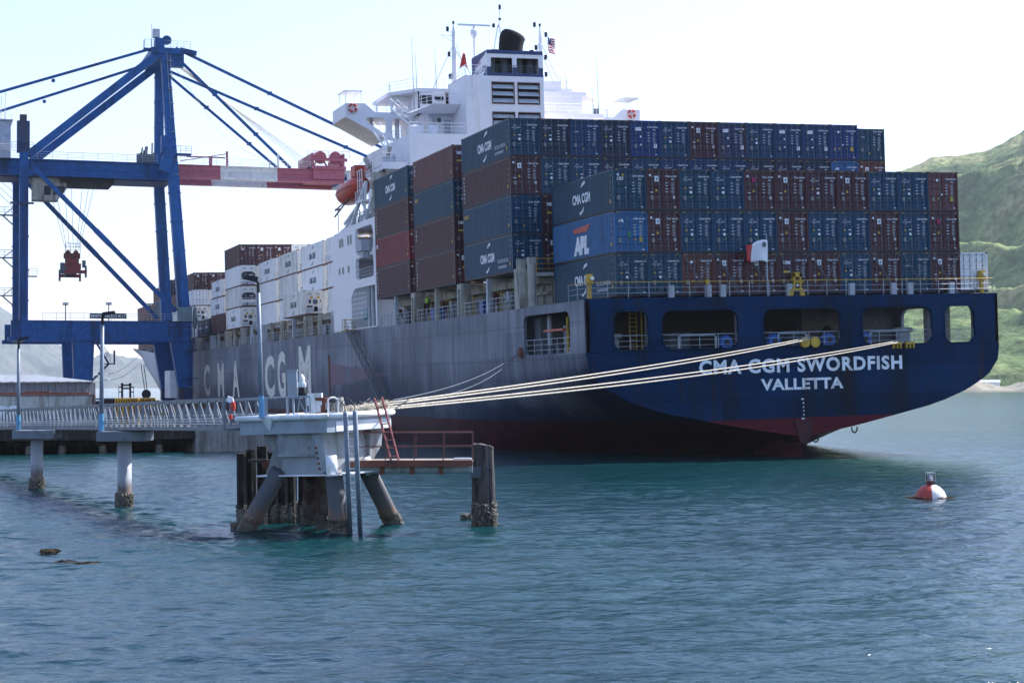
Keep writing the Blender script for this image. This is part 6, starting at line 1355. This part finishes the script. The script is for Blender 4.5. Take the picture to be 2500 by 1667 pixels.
# ladder with two pipe stiles
LD = thing('pipe_ladder', 'tall steel ladder between two grey pipes at the dolphin corner, foot in the water', 'ladder', (-44.44, -50.67, 0.11)); LD.rotation_euler = (0,0,-yw)
bpy.context.view_layer.update()
o0 = Vector((-44.44, -50.67, 0.11)); Rm = Matrix.Rotation(yw, 3, 'Z')
def lw(p): return Rm @ (Vector(p)-o0)
a0_, a1_ = lw((-44.45, -50.67, -0.1)), lw((-45, -52.28, 4.22)); b0_, b1_ = lw((-44.12, -50.78, -0.13)), lw((-44.7, -52.39, 4.26))
MB().tube(a0_,a1_,.082,12).build('stile', M['pole'], LD, True); MB().tube(b0_,b1_,.082,12).build('stile', M['pole'], LD, True)
q = MB()
for i in range(17): t_ = .03+i*.058; q.tube(a0_.lerp(a1_,t_), b0_.lerp(b1_,t_), .022, 6)
q.build('rungs', M['dwhite'], LD)
for p in (a1_, b1_):
    MB().path([p+Vector((-.52+.26*(1-math.cos(t_))*2*.5-.0, .25*math.cos(t_)*0, .55*math.sin(t_)*.75)) for t_ in np.linspace(0, PI, 9)], .014, 5).build('grab_hoop', M['black'], LD)
# leaning red ladder
RL = thing('red_ladder', 'faded red ladder leaning on the dolphin above the rusty catwalk', 'ladder', (-42.85, -50.64, 2.5)); o0 = Vector((-42.85, -50.64, 2.5)); RL.rotation_euler = (0,0,-yw)
a0_, a1_ = lw((-42.97, -50.6, 2.48)), lw((-43.73, -51.25, 4.68)); b0_, b1_ = lw((-42.7, -50.59, 2.51)), lw((-43.46, -51.24, 4.71))
rr = mat('faded_red_ladder_paint', (.30,.10,.10), .6)
for a, b_ in ((a0_,a1_),(b0_,b1_)): MB().beam(a,b_,.05,.07).build('stile', rr, RL)
q = MB()
for i in range(7): t_ = .07+i*.13; q.beam(a0_.lerp(a1_,t_), b0_.lerp(b1_,t_), .07, .035)
q.build('rungs', rr, RL)
# rusty catwalk to the timber dolphin
CW = thing('catwalk', 'rusty steel catwalk with thin railings from the dolphin to the timber post', 'catwalk', (-44.12, -50.21, 2.49)); o0 = Vector((-44.12, -50.21, 2.49)); CW.rotation_euler = (0,0,-yw)
z0 = 0; Lc = 4.05
M['crust'] = mat('brown_rusty_rail', (.12,.05,.045), .8, dirt=.2)
MB().box(-.3,Lc,-.15,1.05,-.06,.03).build('deck_grating', mat('pale_worn_grating', (.30,.25,.21), .8, dirt=.3), CW)
MB().box(-.3,Lc,-.2,-.12,-.2,.02).box(-.3,Lc,1.05,1.12,-.2,.02).build('edge_channel', M['rust'], CW)
q = MB().tube((-.3,.2,-.3),(Lc,.2,-.3),.16,12); 
for x in (.9,1.95,2.95): q.box(x-.08,x+.08,.0,.4,-.48,-.12,1)
q.build('support_pipe', [M['dstain'], M['rust']], CW)
for y in (-.15, 1.05): MB().rail([(.0,y,0),(Lc,y,0)], h=.98, r=.018, bars=2, step=1.02).build('railing', M['crust'], CW)
MB().box(3.4,4.0,.1,.5,.03,.08).build('loose_plank', M['lgrey'], CW)
# timber posts
M['tpost'] = mat('weathered_timber', (.105,.095,.088), .9, dirt=.6, dcol=(.022,.019,.017), streak=5, var=.3, bump=.8, bscale=12)
def timber(base, h, r, label, sd_, group, top_slant=.0, name='timber_pile'):
    t = thing(name, label, 'timber pile', base, group); rg = random.Random(sd_); n_ = 14; v = []; zz = [-2.5,-.2,.4,h*.5,h]
    for z in zz:
        for i in range(n_): a = 2*PI*i/n_; rr_ = r*(1+.07*math.sin(i*2.3+sd_)+.05*rg.random()); v.append((rr_*math.cos(a)-(h-z)*-.012, rr_*math.sin(a), z+(top_slant*math.cos(a)*r+.03*rg.random() if z == h else 0)))
    f = [(j*n_+i, j*n_+(i+1) % n_, (j+1)*n_+(i+1) % n_, (j+1)*n_+i) for j in range(len(zz)-1) for i in range(n_)]+[tuple(range((len(zz)-1)*n_, len(zz)*n_))]
    MB().add(v, f).build('trunk', M['tdark'], t)
    q = MB(); crust(q, (0,0,0), r*1.03, -.2, .72, int(1500*r), sd_); q.lathe((0,0,-.6),[(r*1.1,0),(r*1.12,.6),(r*1.06,1.0),(r*1.01,1.2)],14); q.build('barnacles', M['barn'], t)
gp = 'fender piles behind the dolphin'
for i, (u_, lab) in enumerate(((592,'leftmost dark fender pile behind the dolphin'),(616,'second fender pile from the left with a pale torn top'),(641,'third fender pile from the left with a split top'),(664,'fender pile partly hidden by the left raking leg'),(690,'fender pile just right of the left raking leg'),(712,'fender pile with the bright gap at its right side'),(745,'rightmost fender pile behind the rusty legs'))):
    d = 64.5+.25*i; p = {592:(-47.26, -45.18, 0.15),616:(-46.88, -45.09, 0.16),641:(-46.45, -44.92, 0.17),664:(-46.02, -44.75, 0.16),690:(-45.63, -44.67, 0.14),712:(-45.28, -44.58, 0.13),745:(-44.81, -44.42, 0.1)}[u_]
    timber((p[0],p[1],0), 2.62+.12*(i % 3), .185, lab, i+3, gp)
o = MB().box(-.3,1.15,0,.15,0,.1).build('waling_timber', M['tpost']); o.location = (-46.86, -45.9, 2.32); o.rotation_euler = (0,0,-yw); tag(o, 'pale horizontal timber fixed across the fender piles left of the pedestal', 'timber')
o = MB().add([(0,0,0),(.9,0,.12),(.9,0,-.42),(.1,0,-.2),(0,.3,0),(.9,.3,.12),(.9,.3,-.42),(.1,.3,-.2)],[(0,1,2,3),(4,7,6,5),(0,4,5,1),(3,2,6,7),(1,5,6,2),(0,3,7,4)]).build('rusty_bracket', M['rust']); o.location = (-46.81, -46.55, 2.32); o.rotation_euler = (0,0,-yw); tag(o, 'rusty brown steel bracket between the fender piles and the pedestal', 'bracket')
TD = thing('timber_dolphin', 'thick weathered timber post bundle at the outer end of the rusty catwalk', 'timber dolphin', (*(-38.94, -48.71, 0)[:2],0), None, (0,rad(-1.6),-yw))
rg = random.Random(5)
n_ = 44; v = []; zz = [-2.5,-.2,.5,1.1,1.7,2.3,2.75]
for j, z in enumerate(zz+[0]):
    for k in range(n_):
        a = 2*PI*k/n_; g = abs(math.sin(a*3.5+.4)); rr_ = (.36+.07*g+.02*rg.random())*(1.06-.02*j if j < 7 else .98); x = rr_*math.cos(a); y = rr_*.9*math.sin(a)
        v.append((x, y, z if j < 7 else 2.98-.32*max(0,x)-.05*g+.03*rg.random()))
MB().add(v, [(j*n_+k, j*n_+(k+1) % n_, (j+1)*n_+(k+1) % n_, (j+1)*n_+k) for j in range(7) for k in range(n_)]+[tuple(range(7*n_,8*n_))]).build('timber_bundle', M['tpost'], TD)
q = MB(); crust(q, (0,0,0), .43, -.15, .8, 700, 21); q.build('barnacles', M['barn'], TD)
MB().tube((-.42,-.25,2.1),(.3,-.3,2.1),.025,6).box(-.45,.2,-.34,-.28,1.75,2.15).build('iron_strap', M['dgrey'], TD)
for loc, s, lab in (((-47.91, -47.63, 1.51), .3, 'small barnacled stump poking from the water left of the fender piles'),((-38.76, -45.88, 0.05), .42, 'low barnacled rock beside the foot of the timber post')):
    t = thing('barnacled_stump', lab, 'stump', (loc[0],loc[1],0)); q = MB(); hgt = .22
    q.lathe((0,0,-.5),[(s*.5,0),(s*.6,.5),(s*.45,.5+hgt*.6),(s*.3,.5+hgt)],10); crust(q,(0,0,0),s*.5,-.1,hgt,160,int(s*100)); q.box(-s*.6,s*.5,-.1,.1,hgt-.04,hgt+.06) if s == .3 else None
    q.build('stump_body', M['barn'], t)
# on the cap: railing, lantern, boxes, hook, lamp post
q = MB()
def RU(p): return Vector(p)
rp = [pt(L1-.25,.15,H1), pt(1.35,.15,H1), pt(.7,.15,H1)]
q.rail([pt(L1-.2,.1,H1),pt(.75,.1,H1)], h=.68, r=.028, bars=1, step=.85).rail([pt(L1-.2,.1,H1),pt(L1-.2,L2-.2,H1)], h=.68, r=.028, bars=1, step=1.2); q.build('cap_railing', M['dpaint'], DT)
q = MB(); P_ = [pt(.18,.35,H1),pt(.18,.35,H1+.52),pt(.14,.45,H1+.6),pt(.1,.62,H1+.6),pt(.06,.75,H1+.52),pt(.06,.75,H1)]; q.path(P_, .035, 8); q.build('cap_handrail', M['dwhite'], DT)
LT = thing('beacon_lantern', 'white navigation lantern in a wire cage on its stand atop the dolphin', 'lantern'); LT.matrix_world = fr(Vector((-45.89, -49.97, 4.09))) @ Matrix.Scale(.66, 4)
q = MB()
for s, s2 in ((-.42,.42),(.42,-.42)): q.beam((s,0,0),(s*.55,0,1.0),.045); q.beam((s2*.2,0,0),(s*.8,0,1.0),.035)
q.box(-.5,.5,-.2,.2,.98,1.04).box(.25,.65,-.2,.1,.45,1.05); q.build('stand', M['dpaint'], LT)
MB().lathe((-.08,0,1.04),[(.26,0),(.26,.42),(.2,.45)],18).build('lantern_base', M['black'], LT)
MB().lathe((-.08,0,1.45),[(.18,0),(.2,.12),(.22,.18),(.2,.3)],18).build('lantern_collar', M['dwhite'], LT)
MB().lathe((-.08,0,1.74),[(.15,0),(.155,.15),(.12,.32),(.03,.42)],18).build('lens', M['lamp'], LT, True)
q = MB()
for a in np.arange(0, 2*PI, PI/3): q.path([(-.08+.34*math.cos(a),.34*math.sin(a),1.2),(-.08+.32*math.cos(a),.32*math.sin(a),1.75),(-.08,0,2.2)], .01, 4)
q.build('wire_cage', M['galv'], LT)
o = MB().box(-.17,.17,-.12,.12,0,.95).box(-.2,.2,-.14,.14,.95,1.0).tube((-.0,0,-1.2),(0,0,0),.04,6).build('control_cabinet', M['dpaint']); o.matrix_world = fr(Vector((-46.14, -49.16, 4.68))); tag(o, 'narrow pale grey control cabinet left of the beacon lantern', 'cabinet')
o = MB().box(-.25,.25,-.2,.2,0,.42).box(-.2,.2,-.2,.2,-.3,0).build('meter_box', M['dwhite']); o.matrix_world = fr(Vector((-45.57, -50.19, 4.44))); tag(o, 'small white meter box right of the beacon lantern', 'meter box')
hkb = thing('mooring_hook', 'rusty quick-release mooring hook on the dolphin where the pale ropes end', 'mooring hook'); hkb.matrix_world = fr(Vector((-45.13, -50.34, 4.1)))
MB().lathe((-.25,0,0),[(.3,0),(.3,.1),(.2,.12),(.2,.5),(.28,.55),(.28,.62)],14).build('post', M['rust'], hkb); MB().box(-.1,.45,-.15,.15,.2,.42).lathe((.4,0,.1),[(.12,0),(.16,.3),(.12,.5)],10).build('hook', M['cream'], hkb)
lamp_post((-47.29, -49.39, 4.01), 4.35, 'nearest and tallest lamp post, standing on the mooring dolphin', 1.6, .085, -1)
lr_ = thing('rescue_bag', 'white hooded orange rescue float bag tied to the bridge rail beside the dolphin', 'rescue bag', (-48.08, -47.64, 4.02)); lr_.rotation_euler = (0,0,-yw); lr_.scale = (.75,.75,.75)
MB().add([(-.22,-.1,.75),(.18,-.1,.6),(.18,.1,.6),(-.22,.1,.75),(-.12,-.06,1.0),(.1,-.06,.92),(.1,.06,.92),(-.12,.06,1.0)],[(0,1,2,3),(4,7,6,5),(0,4,5,1),(1,5,6,2),(2,6,7,3),(3,7,4,0)]).build('hood', M['wmark'], lr_)
MB().lathe((.12,-.05,.28),[(.03,0),(.12,.06),(.13,.25),(.1,.42),(.03,.46)],12).build('float_bag', M['orange'], lr_); MB().lathe((0,-.05,-.15),[(.03,0),(.1,.06),(.09,.25),(.03,.3)],12).build('float_bag', M['orange'], lr_)
# mooring ropes
def rope(name, a, b_, r, label, sag, group, mt='rope', n_=26, twist=False):
    a, b_ = Vector(a), Vector(b_); P_ = [a.lerp(b_, t_)-Vector((0,0,4*sag*t_*(1-t_)))-a for t_ in np.linspace(0,1,n_)]
    o = MB().path(P_, r, 8).build(name, M[mt], None, True); o.location = a; tag(o, label, 'mooring rope', group)
gr = 'stern mooring ropes to the dolphin'
rope('mooring_rope', (-45.06, -50.36, 4.27), ship((.2,-1.05,8.3)), .036, 'upper pale rope leading to the left yellow roller on the transom', .2, gr)
rope('mooring_rope', (-45.01, -50.38, 4.23), ship((.55,-1.05,8.25)), .036, 'pale rope leading to the right yellow roller on the transom', .3, gr)
rope('mooring_rope', (-45.11, -50.45, 4.17), ship((7.4,-1.0,7.95)), .036, 'lower pale rope leading to the starboard yellow bracket', .3, gr)
rope('mooring_rope', (-44.99, -50.49, 4.14), ship((7.75,-1.0,7.9)), .036, 'lowest pale rope leading to the outer yellow bracket', .42, gr)
rope('mooring_rope', (-42.89, -50.47, 4.6), ship((-16.2,12.5,8.05)), .022, 'upper thin dark line to the rusty lead on the port side', .5, 'thin lines to the port lead', 'dgrey')
rope('mooring_rope', (-42.97, -50.44, 4.51), ship((-16.2,12.9,7.9)), .022, 'lower thin dark line to the rusty lead on the port side', .8, 'thin lines to the port lead', 'dgrey')
q = MB(); rg = random.Random(8); a, b_ = Vector((-45.03, -50.48, 4.24)), Vector((-42.66, -48.86, 4.48))
for i in range(520):
    t_ = rg.random(); c = a.lerp(b_, t_)-a+Vector((rg.gauss(0,.035), rg.gauss(0,.035), rg.gauss(-.02,.075))); d = Vector((rg.gauss(.6,.5), rg.gauss(0,.4), rg.gauss(-.2,.45))).normalized()*rg.uniform(.08,.24)
    q.tube(c, c+d, .011, 3)
for k in range(4):
    P_ = [a.lerp(b_, t_)-a+Vector((0,.05*math.sin(t_*30+k*1.6),.07*math.cos(t_*30+k*1.6)-.04)) for t_ in np.linspace(0,1,60)]; q.path(P_, .05, 6)
o = q.build('frayed_rope_chafe', M['rope']); o.location = a; tag(o, 'frayed bundle of pale rope over the dolphin behind the ladders', 'rope bundle')
# ------------------------------------------------------------------ buoy and weed
by = thing('mooring_buoy', 'round red and white quartered buoy with a caged light floating off the stern', 'buoy', (*(-15.74, -41.69, 0)[:2],0), None, (0,0,rad(-18.7+4)))
v = []; f = []; fm = []; n_ = 32; st = 10; R0 = .72
q = MB()
for j in range(st+1):
    ph = rad(-30+120*j/st); 
    for i in range(n_): a = 2*PI*i/n_; q.v.append((R0*math.cos(ph)*math.cos(a), R0*math.cos(ph)*math.sin(a), -.12+.74*math.sin(ph)))
for j in range(st):
    for i in range(n_): q.f.append((j*n_+i, j*n_+(i+1) % n_, (j+1)*n_+(i+1) % n_, (j+1)*n_+i)); q.m.append(0 if (i-15) % 16 < 8 else 1)
q.build('float', [mat('buoy_red', (.42,.05,.03), .45), mat('buoy_white', (.74,.72,.66), .45, dirt=.08)], by, True)
q = MB().lathe((0,0,.58),[(.17,0),(.17,.2),(.12,.22)],14)
for x in (-.13,.13):
    for y in (-.13,.13): q.tube((x,y,.6),(x,y,1.0),.02,5)
q.build('lantern_pedestal', mat('dark_red_buoy_steel', (.12,.02,.02), .6), by)
MB().lathe((0,0,.78),[(.09,0),(.1,.1),(.07,.24),(.03,.3)],12).build('lantern', M['dwhite'], by)
q = MB()
for x in (-.17,.17):
    for y in (-.17,.17): q.tube((x,y,.78),(x,y,1.12),.012,4)
q.box(-.18,.18,-.18,.18,1.11,1.13).box(-.18,.18,-.18,.18,.76,.78); q.build('cage', M['galv'], by)
M['weed'] = mat('brown_seaweed', (.10,.072,.035), .8, var=.5, scale=8)
def weed(loc, rx, ry, n_, label, sd_, h=.04):
    rg = random.Random(sd_); q = MB()
    for i in range(n_):
        a = rg.random()*2*PI; r = rg.random()**.5; x, y = rx*r*math.cos(a), ry*r*math.sin(a); d = rg.random()*PI; l = rg.uniform(.04,.13); z = rg.uniform(0,h)
        q.add([(x-l*math.cos(d),y-l*math.sin(d),z),(x+.03*math.sin(d),y-.03*math.cos(d),z+.03),(x+l*math.cos(d),y+l*math.sin(d),z+rg.uniform(-.01,.05)),(x-.03*math.sin(d),y+.03*math.cos(d),z+.01)],[(0,1,2,3),(0,3,2,1)])
    o = q.build('seaweed_clump', M['weed']); o.location = (loc[0],loc[1],.0); o.rotation_euler = (0,0,-yw); tag(o, label, 'seaweed', 'floating weed clumps')
weed((-15.74, -41.69, 0), 1.05, .95, 420, 'ring of ochre weed floating round the red and white buoy', 1)
weed((-54.74, -54.12, 0), .3, .4, 200, 'brown seaweed clump floating by itself in the left foreground', 2, .1)
weed((-53.97, -57.97, 0), .4, .22, 130, 'long thin seaweed patch nearest the camera on the left', 3, .05)
weed((-54.54, -57.25, 0), .3, .25, 60, 'smallest seaweed patch between the two larger ones', 4, .04)
# ------------------------------------------------------------------ far shore
sp_ = terrain('beach', 25.0, 44, 1090, 1250, [(25,.8),(27,3.2),(44,4.5)], 200, 30, 30, 5, .5, 0, 1.2)
sp_.data.materials.clear(); sp_.data.materials.append(mat('pale_shingle_and_grass', (.22,.20,.15), .95, var=.4, scale=.02, dirt=.4, dcol=(.08,.10,.04)))
for i, (bd, w_, h_, lab) in enumerate(((32.05,26,5,'long low white shed on the far shore, nearest the ship stern'),(32.75,18,6,'white building in the middle of the far shore row'),(33.35,14,5,'small white building at the right of the far shore row'),(33.9,20,5,'last white building of the far shore row'))):
    d = 1205; t = thing('shore_building', lab, 'building', (-58.5+d*math.sin(rad(bd)), -109.6+d*math.cos(rad(bd)), 2.5), 'white buildings on the far shore', (0,0,-rad(bd)))
    MB().box(-w_/2,w_/2,-5,5,0,h_*.7).build('wall', M['white'], t); MB().add([(-w_/2-.5,-5.5,h_*.7),(w_/2+.5,-5.5,h_*.7),(w_/2+.5,5.5,h_*.7),(-w_/2-.5,5.5,h_*.7),(-w_/2,0,h_),(w_/2,0,h_)],[(0,1,5,4),(3,4,5,2),(0,4,3),(1,2,5),(0,3,2,1)]).build('roof', M['lgrey'], t)

# ------------------------------------------------------------------ haze
hz = MB().box(-7000, 8000, -800, 14500, -5, 1900).build('haze', bpy.data.materials.new('haze'))
hz['kind'] = 'stuff'
hm = hz.data.materials[0]; hm.use_nodes = True; hn = hm.node_tree; hn.nodes.clear()
pv = hn.nodes.new('ShaderNodeVolumePrincipled'); pv.inputs['Color'].default_value = (.86,.93,1,1); pv.inputs['Density'].default_value = .000055; pv.inputs['Anisotropy'].default_value = .3
ho = hn.nodes.new('ShaderNodeOutputMaterial'); hn.links.new(pv.outputs[0], ho.inputs['Volume'])
